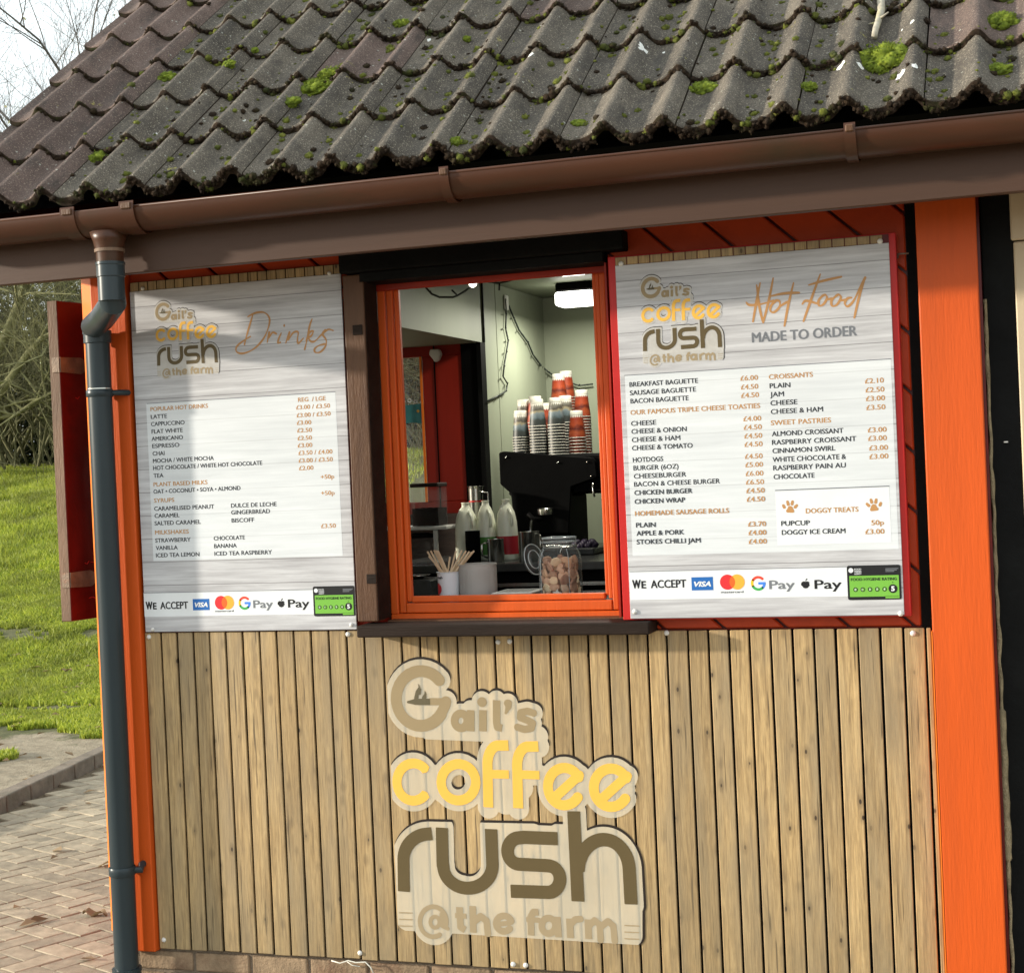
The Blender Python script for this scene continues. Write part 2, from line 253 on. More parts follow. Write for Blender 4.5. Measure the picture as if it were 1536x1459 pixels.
# ---------------------------------------------------------------- mesh helpers
def wl(o):
    p = Vector((0, 0, 0))
    while o is not None: p = p + o.location; o = o.parent
    return p
class MB:
    def __init__(s): s.v = []; s.f = []; s.m = []
    def add(s, vs, fs, mi=0):
        o = len(s.v); s.v += [tuple(float(c) for c in x) for x in vs]; s.f += [tuple(i + o for i in f) for f in fs]; s.m += [mi] * len(fs); return s
    def box(s, x0, x1, y0, y1, z0, z1, mi=0):
        return s.add([(x0, y0, z0), (x1, y0, z0), (x1, y1, z0), (x0, y1, z0), (x0, y0, z1), (x1, y0, z1), (x1, y1, z1), (x0, y1, z1)],
                     [(0, 3, 2, 1), (4, 5, 6, 7), (0, 1, 5, 4), (1, 2, 6, 5), (2, 3, 7, 6), (3, 0, 4, 7)], mi)
    def lathe(s, cx, cy, cz, prof, n=24, mi=0, cap0=True, cap1=True, sx=1, sy=1):
        vs = []; fs = []
        for r, z in prof:
            for k in range(n): a = 2 * math.pi * k / n; vs.append((cx + r * math.cos(a) * sx, cy + r * math.sin(a) * sy, cz + z))
        for j in range(len(prof) - 1):
            for k in range(n): k2 = (k + 1) % n; fs.append((j * n + k, j * n + k2, (j + 1) * n + k2, (j + 1) * n + k))
        if cap0: fs.append(tuple(range(n))[::-1])
        if cap1: fs.append(tuple((len(prof) - 1) * n + k for k in range(n)))
        return s.add(vs, fs, mi)
    def tube(s, pts, rad, n=10, mi=0, cap=True):
        pts = [Vector(p) for p in pts]; m = len(pts)
        if not hasattr(rad, '__len__'): rad = [rad] * m
        vs = []; fs = []; ref = None
        for i, p in enumerate(pts):
            t = (pts[min(i + 1, m - 1)] - pts[max(i - 1, 0)]).normalized()
            if ref is None: ref = Vector((0, 0, 1)) if abs(t.z) < .9 else Vector((1, 0, 0))
            u = (ref - t * ref.dot(t)).normalized(); ref = u; b = t.cross(u)
            for k in range(n): a = 2 * math.pi * k / n; vs.append(p + (u * math.cos(a) + b * math.sin(a)) * rad[i])
        for j in range(m - 1):
            for k in range(n): k2 = (k + 1) % n; fs.append((j * n + k, j * n + k2, (j + 1) * n + k2, (j + 1) * n + k))
        if cap: fs.append(tuple(range(n))[::-1]); fs.append(tuple((m - 1) * n + k for k in range(n)))
        return s.add(vs, fs, mi)
    def prism(s, poly, y0, y1, mi=0):       # polygon in (x, z), extruded from y0 (front) to y1
        n = len(poly); a = sum(poly[i][0] * poly[(i + 1) % n][1] - poly[(i + 1) % n][0] * poly[i][1] for i in range(n))
        if a < 0: poly = poly[::-1]
        vs = [(x, y0, z) for x, z in poly] + [(x, y1, z) for x, z in poly]
        fs = [tuple(range(n)), tuple(range(2 * n - 1, n - 1, -1))] + [(i, i + n, (i + 1) % n + n, (i + 1) % n) for i in range(n)]
        return s.add(vs, fs, mi)
    def build(s, name, mat, parent=None, smooth=False, bev=0., loc=None, seg=1):
        me = bpy.data.meshes.new(name); off = wl(parent) if parent else Vector((0, 0, 0))
        if loc is not None: off = Vector(loc)
        me.from_pydata([(x - off.x, y - off.y, z - off.z) for x, y, z in s.v], [], s.f)
        for m in (mat if isinstance(mat, (list, tuple)) else [mat]): me.materials.append(MATS[m])
        if len(me.materials) > 1: me.polygons.foreach_set('material_index', s.m)
        if smooth: me.polygons.foreach_set('use_smooth', [True] * len(s.f))
        me.validate(); me.update()
        o = bpy.data.objects.new(name, me); COL.objects.link(o)
        if parent: o.parent = parent; o.location = off - wl(parent) if loc is not None else (0, 0, 0)
        elif loc is not None: o.location = off
        if bev:
            md = o.modifiers.new('bevel', 'BEVEL'); md.width = bev; md.segments = seg; md.limit_method = 'ANGLE'
        if smooth == 2:
            o.modifiers.new('edge', 'EDGE_SPLIT').split_angle = R(38)
        return o
def tag(o, label=None, cat=None, group=None, kind=None):
    if label: o['label'] = label
    if cat: o['category'] = cat
    if group: o['group'] = group
    if kind: o['kind'] = kind
    return o
def empty(name, loc, label, cat, group=None):
    o = bpy.data.objects.new(name, None); o.empty_display_size = .1; COL.objects.link(o); o.location = loc; return tag(o, label, cat, group)
def dupe(o, parent=None, loc=None):
    c = o.copy(); COL.objects.link(c)
    if parent: c.parent = parent
    if loc is not None: c.location = loc
    for k in o.children: dupe(k, c)
    return c

# ---------------------------------------------------------------- signed-distance print layers
class SDF:
    def __init__(s, x0, x1, z0, z1, h):
        s.h = h; s.x = np.arange(x0, x1 + h, h); s.z = np.arange(z0, z1 + h, h); s.X, s.Z = np.meshgrid(s.x, s.z); s.d = np.full(s.X.shape, 9e9)
    def stroke(s, pts, wd, flatcap=False):
        wd = wd if hasattr(wd, '__len__') else [wd] * len(pts)
        for i in range(len(pts) - 1):
            (ax, az), (bx, bz) = pts[i], pts[i + 1]; r0, r1 = wd[i] / 2, wd[i + 1] / 2; m = max(r0, r1) * 1.6 + 4 * s.h + .02
            i0, i1 = np.searchsorted(s.x, [min(ax, bx) - m, max(ax, bx) + m]); j0, j1 = np.searchsorted(s.z, [min(az, bz) - m, max(az, bz) + m])
            X = s.X[j0:j1, i0:i1]; Z = s.Z[j0:j1, i0:i1]
            if X.size == 0: continue
            dx, dz = bx - ax, bz - az; L2 = dx * dx + dz * dz + 1e-12; t = ((X - ax) * dx + (Z - az) * dz) / L2; tc_ = np.clip(t, 0, 1)
            d = np.hypot(X - ax - tc_ * dx, Z - az - tc_ * dz) - (r0 + (r1 - r0) * tc_)
            if flatcap:
                Ln = math.sqrt(L2)
                if i == 0: d = np.maximum(d, -t * Ln)
                if i == len(pts) - 2: d = np.maximum(d, (t - 1) * Ln)
            s.d[j0:j1, i0:i1] = np.minimum(s.d[j0:j1, i0:i1], d)
        return s
    def disc(s, cx, cz, r, sq=1.): s.d = np.minimum(s.d, np.hypot(s.X - cx, (s.Z - cz) / sq) - r); return s
    def cut(s, cx, cz, r, sq=1.): s.d = np.maximum(s.d, -(np.hypot(s.X - cx, (s.Z - cz) / sq) - r)); return s
    def rect(s, x0, x1, z0, z1, r=0.):
        qx = np.abs(s.X - (x0 + x1) / 2) - (x1 - x0) / 2 + r; qz = np.abs(s.Z - (z0 + z1) / 2) - (z1 - z0) / 2 + r
        d = np.hypot(np.maximum(qx, 0), np.maximum(qz, 0)) + np.minimum(np.maximum(qx, qz), 0) - r; s.d = np.minimum(s.d, d); return s
    def mesh(s, mb, y, D=None, f=lambda x, z: (x, z), mi=0):
        D = s.d if D is None else D; ins = D < 0; nz_, nx_ = D.shape; vs = []; fs = []
        c = ins[:-1, :-1].astype(int) + ins[:-1, 1:] + ins[1:, :-1] + ins[1:, 1:]
        for j in range(nz_ - 1):
            row = c[j]; full = np.concatenate(([0], (row == 4).astype(int), [0])); df = np.diff(full)
            for a, b in zip(np.where(df == 1)[0], np.where(df == -1)[0]):
                k = len(vs); vs += [(s.x[a], s.z[j]), (s.x[b], s.z[j]), (s.x[b], s.z[j + 1]), (s.x[a], s.z[j + 1])]; fs.append((k, k + 1, k + 2, k + 3))
            for i in np.where((row > 0) & (row < 4))[0]:
                cs = [(i, j), (i + 1, j), (i + 1, j + 1), (i, j + 1)]; k = len(vs); poly = []
                for q in range(4):
                    (ai, aj), (bi, bj) = cs[q], cs[(q + 1) % 4]; da, db = D[aj, ai], D[bj, bi]
                    if da < 0: poly.append((s.x[ai], s.z[aj]))
                    if (da < 0) != (db < 0):
                        t = da / (da - db); poly.append((s.x[ai] + t * (s.x[bi] - s.x[ai]), s.z[aj] + t * (s.z[bj] - s.z[aj])))
                if len(poly) > 2: vs += poly; fs.append(tuple(range(k, k + len(poly))))
        mb.add([(*(lambda q: (q[0], y, q[1]))(f(x, z)),) for x, z in vs], fs, mi); return mb
def arc(cx, cz, rx, rz, a0, a1, n=24): return [(cx + rx * math.cos(R(a0 + (a1 - a0) * i / n)), cz + rz * math.sin(R(a0 + (a1 - a0) * i / n))) for i in range(n + 1)]
def spline(pts, n=8):
    P = [pts[0]] + list(pts) + [pts[-1]]; out = []
    for i in range(1, len(P) - 2):
        p0, p1, p2, p3 = [np.array(q, float) for q in P[i - 1:i + 3]]
        for k in range(n):
            t = k / n; out.append(tuple(.5 * ((2 * p1) + (-p0 + p2) * t + (2 * p0 - 5 * p1 + 4 * p2 - p3) * t * t + (-p0 + 3 * p1 - 3 * p2 + p3) * t ** 3)))
    out.append(tuple(P[-1])); return out

# text printed on a sheet at depth y: measured left end, right end and baseline, cap height
def text_into(mb, s, x0, x1, z, cap, y, mi=0, bold=.012, shear=0.):
    if bold > .02: bold *= .5
    else: bold = 0
    cu = bpy.data.curves.new('t', 'FONT'); cu.body = s; cu.size = 1.; cu.offset = bold; cu.fill_mode = 'FRONT'; cu.resolution_u = 3; cu.shear = shear; cu.dimensions = '2D'
    o = bpy.data.objects.new('t', cu); COL.objects.link(o); dg = bpy.context.evaluated_depsgraph_get(); me = bpy.data.meshes.new_from_object(o.evaluated_get(dg))
    n = len(me.vertices)
    if n:
        co = np.empty(n * 3); me.vertices.foreach_get('co', co); co = co.reshape(-1, 3); mn, mxx = co[:, 0].min(), co[:, 0].max()
        sx = (x1 - x0) / (mxx - mn) if x1 is not None else cap / .73
        ps = [tuple(p.vertices) for p in me.polygons]; sh_ = cap * .042
        for k, (ox, oz) in enumerate(((-sh_, 0), (sh_, 0), (0, sh_ * .8))): mb.add([(x0 + ox + (c[0] - mn) * sx, y - k * .00008, z + oz + c[1] * cap / .73) for c in co], ps, mi)
    bpy.data.objects.remove(o); bpy.data.curves.remove(cu); bpy.data.meshes.remove(me)

_ico = {}
def ico(sub):
    if sub not in _ico:
        bm = bmesh.new(); bmesh.ops.create_icosphere(bm, subdivisions=sub, radius=1.); _ico[sub] = ([v.co.copy() for v in bm.verts], [tuple(v.index for v in f.verts) for f in bm.faces]); bm.free()
    return _ico[sub]
# ================================================================= THE KIOSK
kiosk = empty('kiosk', (-1.6, 0, 0), 'orange painted timber kiosk with a mossy tiled roof, brown gutter and slatted serving front', 'kiosk')

# ---- walls, floor, ceiling
WX0, WX1 = -3.03, .35
mb = MB()
mb.box(WX0, -2.07, .03, .13, .0, 2.62); mb.box(-1.22, WX1, .03, .13, .0, 2.62); mb.box(-2.07, -1.22, .03, .13, .0, 1.235); mb.box(-2.07, -1.22, .03, .13, 2.372, 2.62)
mb.build('front_wall', 'red_orange', kiosk)
mb = MB(); ex = .132
mb.box(WX0, -2.075, ex, .15, .12, 2.52); mb.box(-1.21, WX1, ex, .15, .12, 2.52); mb.box(-2.075, -1.21, ex, .15, .12, 1.23); mb.box(-2.075, -1.21, ex, .15, 2.375, 2.52)
mb.box(-2.20, -2.18, .15, 1.52, 2.257, 2.52); mb.box(-2.20, -2.18, 1.56, 2.42, .12, 2.52)      # header over the lobby opening, then the left wall
mb.box(-2.20, WX1, 2.42, 2.46, .0, 2.52); mb.box(WX1, WX1 + .04, .03, 2.46, 0, 2.52)
mb.box(-2.186, -2.178, 1.715, 1.721, .12, 2.52)
mb.build('inner_wall', 'ply_wall', kiosk)
MB().box(-2.183, -2.177, 1.548, 1.556, 2.26, 2.52).build('wall_joint', 'black', kiosk)
MB().box(WX0, -2.2, .15, 1.52, 2.257, 2.275).build('lobby_ceiling', 'ply_wall', kiosk)
MB().box(WX0, WX1 + .04, .03, 2.46, 2.522, 2.55).build('ceiling', 'ply_wall', kiosk)
MB().box(WX0, WX1, .03, 2.46, .02, .12).build('inner_floor', 'black', kiosk)
MB().box(WX0 - .04, WX0, .03, .25, .1, 2.6).box(WX0 - .04, WX0, 1.2, 1.6, .1, 2.6).box(WX0 - .04, WX0, .25, 1.2, .1, 1.2).box(WX0 - .04, WX0, .25, 1.2, 2.4, 2.6).build('side_wall', 'board_orange', kiosk)
# ---- back wall of the lobby with its glazed door
DL = at(602, 509, 1.52)[0]; gx = at(632, 560, 1.52)[0]; dz1 = 2.277; g0, g1 = 1.60, at(630, 535, 1.52)[2]
MB().box(-2.276, -2.2, 1.52, 1.56, .12, 2.275).box(-2.2, -2.18, 1.50, 1.56, .12, 2.257).build('black_strip', 'black', kiosk)  # full-height black strip beside the door
MB().box(WX0, -2.82, 1.52, 1.56, .12, 2.275).build('lobby_wall', 'ply_wall', kiosk)
MB().box(WX0, WX1, 2.0, 2.04, 2.56, 2.7).build('top_plate', 'dark_timber', kiosk)
dr = MB().box(-2.82, -2.278, 1.53, 1.57, g1, dz1 - .004).box(-2.82, -2.278, 1.53, 1.57, .14, g0).box(gx, -2.278, 1.53, 1.57, g0, g1).box(-2.82, -2.76, 1.53, 1.57, g0, g1)
door = dr.build('door', 'door_red', kiosk, bev=.003)
mb = MB().box(gx - .008, gx, 1.522, 1.53, g0, g1); mb.build('glazing_bead', 'orange_light', door)
MB().box(gx + .056, gx + .060, 1.524, 1.53, .14, dz1 - .01).build('board_joint', 'black', door)
MB().box(-2.76, gx, 1.548, 1.552, g0, g1).build('pane', 'pane', door)
# ---- posts
mb = MB(); mb.box(-3.062, -2.926, -.02, .03, .128, 2.50); corner = mb.build('corner_post', 'orange_paint', kiosk, bev=.004, seg=2)
mb = MB(); mb.add([(-3.145, .055, .17), (-3.062, -.004, .17), (-3.062, .06, .17), (-3.145, .075, .17), (-3.145, .055, 2.5), (-3.062, -.004, 2.5), (-3.062, .06, 2.5), (-3.145, .075, 2.5)],
                  [(0, 3, 2, 1), (4, 5, 6, 7), (0, 1, 5, 4), (1, 2, 6, 5), (2, 3, 7, 6), (3, 0, 4, 7)]); mb.build('corner_board', 'orange_light', kiosk, bev=.003)  # turned left and painted brighter for the sun on this side
def quad_px(px, Y, y1):                       # prism from pixel corners at plane Y back to y1
    return MB().prism([(at(a, b, Y)[0], at(a, b, Y)[2]) for a, b in px], Y, y1)
rx0, rx1 = at(1369, 420, -.02)[0], at(1467, 420, -.02)[0]
MB().box(-.306, -.138, -.042, .03, -.02, 2.50).build('side_post', 'orange_paint', kiosk, bev=.004, seg=2)
MB().box(-.3092, -.3062, -.0425, .01, .1, 1.2).build('sunlit_post_edge', 'orange_light', kiosk)  # strip standing in for sunlight on the post's left edge
MB().box(-.138, -.130, -.036, .03, .0, 2.5).build('post_return', 'dark_red', kiosk)  # right side of the post, its shade put into the dark colour
MB().box(-.128, -.040, -.004, .03, .0, 2.5).build('black_post', 'black_timber', kiosk, bev=.003)
mb = MB(); z = .1
pts = []
while z < 2.15:
    r_ = .0045 + .006 * abs(noise.noise((z * 9, 3, 1))) + (.006 if noise.noise((z * 2, 8, 2)) > .1 else 0); pts.append((-.124 + .004 * noise.noise((z * 14, 0, 0)), -.006, z, r_)); z += .008
mb.tube([p[:3] for p in pts], [p[3] for p in pts], 6); mb.build('foam_sealant', 'foam', kiosk, smooth=True)
MB().box(-.040, .60, -.010, .03, .0, 2.305).build('door_panel', 'cream_paint', kiosk, bev=.004)
MB().box(-.046, .60, -.014, .03, 2.309, 2.50).build('door_header', 'cream_paint', kiosk, bev=.004)
MB().lathe(-.082, -.012, 1.735, [(.006, 0), (.006, .004)], 10).build('screw', 'screw_white', kiosk)

# ---- diagonal boards behind the signs
def clip(poly, nx, nz, c):
    out = []
    for i in range(len(poly)):
        p, q = poly[i], poly[(i + 1) % len(poly)]; a = p[0] * nx + p[1] * nz - c; b = q[0] * nx + q[1] * nz - c
        if a <= 0: out.append(p)
        if a * b < 0: t = a / (a - b); out.append((p[0] + t * (q[0] - p[0]), p[1] + t * (q[1] - p[1])))
    return out
def diag(name, x0, x1, z0, z1, y, mat):
    root = MB().box(x0, x1, y + .014, .03, z0, z1).build(name, 'dark_red', kiosk)
    nx, nz = math.sin(R(43)), math.cos(R(43)); W = .128; k0 = int((x0 * nx + z0 * nz) / W) - 1; k1 = int((x1 * nx + z1 * nz) / W) + 1
    for k in range(k0, k1 + 1):
        poly = [(x0 + .002, z0 + .002), (x1 - .002, z0 + .002), (x1 - .002, z1 - .002), (x0 + .002, z1 - .002)]
        poly = clip(poly, -nx, -nz, -(k * W + .004)); poly = clip(poly, nx, nz, (k + 1) * W - .004) if poly else poly
        if len(poly) > 2: MB().prism(poly, y, y + .013).build('board', mat, root, bev=.004)
    return root
diag('board_cladding', -1.24, -.338, 1.2085, 2.50, .012, 'board_orange')
diag('board_cladding', -2.926, -2.11, 2.30, 2.50, .012, 'board_orange')
MB().box(-.3378, -.3062, .018, .03, 1.2, 2.5).build('shadow_gap', 'black_timber', kiosk)
MB().tube([tuple(at(1345 + 3 * math.sin(i * 2.1), 384 + 4 * math.cos(i * 1.7), -.02)) for i in range(7)] + [tuple(at(1363, 380, -.02))], .0028, 6).build('latch_wire', 'rust_metal', kiosk, smooth=True)

# ---- slatted front
panel = MB().box(-2.965, -.3095, .012, .028, .135, 1.205).build('slat_backing', 'black', kiosk)
gaps = [-2.957, -2.9255]
gaps += [-2.861, -2.7995, -2.7375, -2.6755, -2.613, -2.550, -2.487, -2.4245, -2.3614, -2.2985, -2.2345, -2.1708, -2.108, -2.0425, -1.977, -1.9133, -1.8503, -1.7856, -1.7237, -1.6583, -1.5973,
         -1.5367, -1.4751, -1.4132, -1.3503, -1.2865, -1.2246, -1.161, -1.1005, -1.0335, -.970, -.9068, -.8445, -.780, -.715, -.6515, -.5877, -.523, -.4575, -.3918]
gaps += [-.3285, -.3095]
for a, b in zip(gaps[:-1], gaps[1:]):
    x0, x1 = a + .0036, b - .0036; top = (1.219 if b < -1.15 else 1.2065) + random.uniform(-.001, .001); lean = random.uniform(-.0008, .0008)
    m = MB(); zs = [.137 + random.uniform(-.002, .002), top]
    m.add([(x0 - lean, 0 + random.uniform(0, .0012), zs[0]), (x1 - lean, 0, zs[0]), (x1 - lean, .011, zs[0]), (x0 - lean, .011, zs[0]), (x0 + lean, 0, zs[1]), (x1 + lean, 0, zs[1]), (x1 + lean, .011, zs[1]), (x0 + lean, .011, zs[1])],
          [(0, 3, 2, 1), (4, 5, 6, 7), (0, 1, 5, 4), (1, 2, 6, 5), (2, 3, 7, 6), (3, 0, 4, 7)])
    m.build('plank', 'slat_wood', panel, bev=.002, loc=((x0 + x1) / 2, 0, .7))
def screw(px, py, Y, parent, r=.0085):
    p = at(px, py, Y); m = MB(); n = 12; vs = [(p[0], Y - .006, p[2])]; fs = []
    for j, (rr, yy) in enumerate(((r * .7, -.005), (r, -.001), (r, 0.))):
        for k in range(n): a = 2 * math.pi * k / n; vs.append((p[0] + rr * math.cos(a), Y + yy, p[2] + rr * math.sin(a)))
    for k in range(n):
        k2 = (k + 1) % n; fs.append((0, 1 + k, 1 + k2)); fs.append((1 + k, 1 + n + k, 1 + n + k2, 1 + k2)); fs.append((1 + n + k, 1 + 2 * n + k, 1 + 2 * n + k2, 1 + n + k2))
    m.add(vs, fs); return m.build('screw', 'screw_white', parent, smooth=True)
for q in ((223.5, 955), (522, 951), (747, 962.7), (764.5, 961.7), (1000, 949), (1369.4, 949.6), (245.8, 1409), (540, 1428.7), (769.8, 1445.6), (788.6, 1447)): screw(*q, 0., panel)

# ---- brick plinth
pl = MB().box(WX0 + .01, .6, .022, .2, -.3, .132).build('plinth', 'mortar', kiosk)
for r_ in range(4):
    z0 = .128 - (r_ + 1) * .075; x = WX0 + .02 - (.11 if r_ % 2 else 0)
    while x < .55:
        xa, xb = max(x, WX0 + .012), x + .205
        if xb - xa > .05: MB().box(xa, xb, .012 + random.uniform(-.002, .003), .1, z0 + .006, z0 + .070).build('brick', 'plinth_brick', pl, bev=.006, loc=((xa + xb) / 2, .05, z0), seg=2)
        x += .216

# ---- window
win = MB().box(-2.045, -1.24, .085, .128, 2.338, 2.372).box(-2.045, -1.24, .085, .128, 1.236, 1.262).box(-2.045, -2.018, .085, .128, 1.262, 2.338).box(-1.268, -1.24, .085, .128, 1.262, 2.338).build('window', 'orange_paint', kiosk, bev=.003)
zi0, zi1 = 1.318, 2.330; xi0, xi1 = -1.976, -1.316
def ring(a0, a1, b0, b1, w, y0, y1, name, mat):
    for nm, c in (('x', (a0, a0 + w, y0, y1, b0, b1)), ('x', (a1 - w, a1, y0, y1, b0, b1)), ('z', (a0 + w, a1 - w, y0, y1, b0, b0 + w)), ('z', (a0 + w, a1 - w, y0, y1, b1 - w, b1))):
        MB().box(*c).build(name, mat, win, bev=.004, seg=2)
MB().box(-2.016, -1.994, .094, .126, 1.264, 2.336).build('sash_stile', 'orange_paint', win, bev=.004, seg=2)
MB().box(-1.993, xi0, .104, .126, 1.30, 2.336).build('sash_stile', 'orange_paint', win, bev=.004, seg=2)
MB().box(-1.290, -1.270, .094, .126, 1.264, 2.336).build('sash_stile', 'orange_paint', win, bev=.004, seg=2)
MB().box(-1.304, -1.291, .100, .126, 1.30, 2.336).build('sash_stile', 'orange_paint', win, bev=.003, seg=2)
MB().box(xi1, -1.305, .108, .126, 1.31, 2.334).build('sash_stile', 'orange_paint', win, bev=.003, seg=2)
MB().box(-1.993, -1.291, .092, .126, 1.264, 1.296).build('sash_rail', 'orange_paint', win, bev=.004, seg=2)
MB().box(xi0, xi1, .102, .126, 1.298, zi0).build('sash_rail', 'orange_paint', win, bev=.004, seg=2)
MB().box(-2.045, -1.24, .075, .084, 2.325, 2.372).build('head_rail', 'red_orange', win, bev=.003)
# jamb post, lintel, sill
jx0, jx1 = at(513, 600, -.035)[0] + .012, at(549, 500, -.035)[0]
jx0, jx1 = -2.112, -2.040
jamb = MB().box(jx0, jx1, -.035, .03, 1.25, 2.372).build('jamb_post', 'jamb_brown', kiosk, bev=.004, seg=2)
MB().box(-2.060, -2.046, .03, .084, 1.25, 2.37).build('reveal', 'dark_red', kiosk)  # reveal darkened, recess shade put into the colour
MB().box(-2.046, -2.038, -.03, .07, 1.255, 2.37).build('reveal_strip', 'dark_timber', kiosk)  # dark strip painting the shade on the jamb's inner face
MB().box(-1.246, -1.240, .0, .085, 1.25, 2.37).build('reveal', 'red_orange', kiosk)
for (a, b, hh) in ((535, 495, .032), (556, 868, .03)):
    p = at(a, b, -.037); MB().box(p[0] - .014, p[0] + .020, -.0385, -.036, p[2] - hh / 2, p[2] + hh / 2).build('hinge_recess', 'dark_timber', jamb, bev=.001)
MB().box(-2.112, -1.17, -.062, .03, 2.376, 2.438).build('lintel', 'black_timber', kiosk, bev=.005, seg=2)
MB().box(-2.050, -1.24, -.04, .075, 2.346, 2.374).build('lintel_soffit', 'black_timber', kiosk)  # black colour carries the shade under the lintel
sill = MB().box(-2.092, -1.130, -.095, .03, 1.205, 1.243).build('sill', 'dark_timber', kiosk, bev=.005, seg=2)
MB().box(-2.035, -1.24, .03, .092, 1.215, 1.247).build('sill_board', 'jamb_brown', kiosk, bev=.002)

# ---- fascia, soffit, gutter, downpipe
MB().box(-3.37, 1.0, -.355, -.325, 2.393, 2.600).build('fascia', 'fascia_brown', kiosk, bev=.003)
MB().box(-3.30, 1.0, -.325, .03, 2.475, 2.487).build('soffit', 'dark_red', kiosk)
GY, GZ, GR = -.430, 2.574, .066
def gutter_part(x0, x1, rad, name, lip=.005, parent=kiosk, mat='brown_pvc', a0=178, a1=362, smooth=True):
    m = MB(); prof = [(rad * math.cos(R(a)), rad * math.sin(R(a))) for a in np.linspace(a0, a1, 20)]
    inner = [((rad - .004) * math.cos(R(a)), (rad - .004) * math.sin(R(a))) for a in np.linspace(a1, a0, 20)]
    P = prof + inner; n = len(P); nseg = max(2, int((x1 - x0) / .15)); vs = []; fs = []
    for i in range(nseg + 1):
        x = x0 + (x1 - x0) * i / nseg; vs += [(x, GY + a, GZ + b) for a, b in P]
    for i in range(nseg):
        for k in range(n): k2 = (k + 1) % n; fs.append((i * n + k, (i + 1) * n + k, (i + 1) * n + k2, i * n + k2))
    fs.append(tuple(range(n))); fs.append(tuple(nseg * n + k for k in range(n))[::-1]); m.add(vs, fs)
    return m.build(name, mat, parent, smooth=2)
gut = gutter_part(-3.38, 1.0, GR, 'gutter')
m = MB(); m.tube([(-3.38, GY - GR + .002, GZ + .002), (1.0, GY - GR + .002, GZ + .002)], .0048, 8); m.build('gutter_lip', 'brown_pvc', gut, smooth=True)
gx_out = at(163, 345, GY)[0]
gutter_part(gx_out - .125, gx_out + .125, GR + .004, 'gutter_outlet', parent=gut)
def bracket(px, wd, clipw):
    x = at(px, 300, GY - GR)[0]; b = gutter_part(x - wd / 2, x + wd / 2, GR + .008, 'gutter_bracket', parent=gut, mat='brown_pvc', a0=165, a1=330)
    MB().box(x - clipw / 2, x + clipw / 2, GY - GR - .013, GY - GR + .010, GZ - .006, GZ + .014).build('bracket_clip', 'jamb_brown', b, bev=.003)
for q in ((101, .05, .035), (190, .05, .035), (668, .028, .022), (1279, .030, .022)): bracket(*q)
pipe_x = gx_out
dp = MB(); dp.lathe(pipe_x, GY, 0, [(.040, 2.33), (.040, 2.36), (.043, 2.455), (.050, 2.49), (.060, 2.515)], 28); pt = dp.build('outlet_spout', 'brown_pvc', gut, smooth=True)
MB().lathe(pipe_x, GY, 0, [(.047, 2.453), (.047, 2.463)], 28).build('outlet_ring', 'shutter_edge', gut, smooth=2)
down = empty('downpipe', (0, 0, 0), None, None); down.parent = kiosk
down.location = Vector((-3.0, -.08, 0)) - kiosk.location
def px_at(a, b, Y): p = at(a, b, Y); return Vector((p[0], Y, p[2]))
topz = px_at(163, 395, GY).z
MB().lathe(pipe_x, GY, 0, [(.0415, px_at(163, 452, GY).z), (.0415, topz - .045), (.044, topz - .043), (.044, topz - .008), (.046, topz - .006), (.046, topz + .002), (.040, topz + .003)], 28).build('pipe_socket', 'grey_pvc', down, smooth=2)
PY = -.075
elbow_top = Vector((pipe_x, GY, px_at(163, 440, GY).z)); bot = px_at(147, 508, PY); botx = px_at(186.5, 1455, PY)
PX = (bot.x + botx.x) / 2
PXv = px_at(155, 700, PY).x
e1 = Vector((PXv, PY, px_at(147, 500, PY).z))
MB().tube([elbow_top + Vector((0, 0, .02)), elbow_top, elbow_top + Vector((0, .006, -.03)), elbow_top.lerp(e1, .22) + Vector((0, 0, -.022)), elbow_top.lerp(e1, .6), e1 + Vector((0, -.02, .022)), e1 + Vector((0, -.004, .004)), e1 + Vector((0, 0, -.03))], .041, 24).build('swan_neck', 'grey_pvc', down, smooth=2)
MB().lathe(PXv, PY, 0, [(.0405, .02), (.0405, e1.z - .035), (.046, e1.z - .033), (.046, e1.z - .004), (.048, e1.z - .002), (.048, e1.z + .008)], 32).build('pipe', 'grey_pvc', down, smooth=2)
MB().lathe(PXv, PY, 0, [(.048, .03), (.048, .075), (.050, .077), (.050, .088)], 32).build('pipe_shoe', 'grey_pvc', down, smooth=2)
for (py, arm) in ((590, 0), (1305, 1)):
    zc = px_at(150 + (py - 590) * .04, py, PY).z; c = MB(); n = 26
    hgt = .024 if arm == 0 else .03
    c.lathe(PXv, PY, zc - hgt / 2, [(.0435, 0), (.0455, .003), (.0455, hgt - .003), (.0435, hgt)], 28, cap0=False, cap1=False)
    xe = at(190, py, -.03)[0] if arm == 0 else at(213, 1300, -.03)[0]
    c.tube([(PXv + .03, PY + .012, zc), (PXv + .06, PY + .02, zc), (xe, -.032, zc + (.0 if arm == 0 else .012)), (xe, -.02, zc + (.0 if arm == 0 else .012))], .010 if arm == 0 else .012, 10)
    c.build('pipe_clip', 'grey_pvc', down, smooth=2)
    if arm == 0: MB().lathe(PXv, PY, zc + .013, [(.0425, 0), (.0425, .004)], 28).build('clip_ring', 'steel', down, smooth=2)

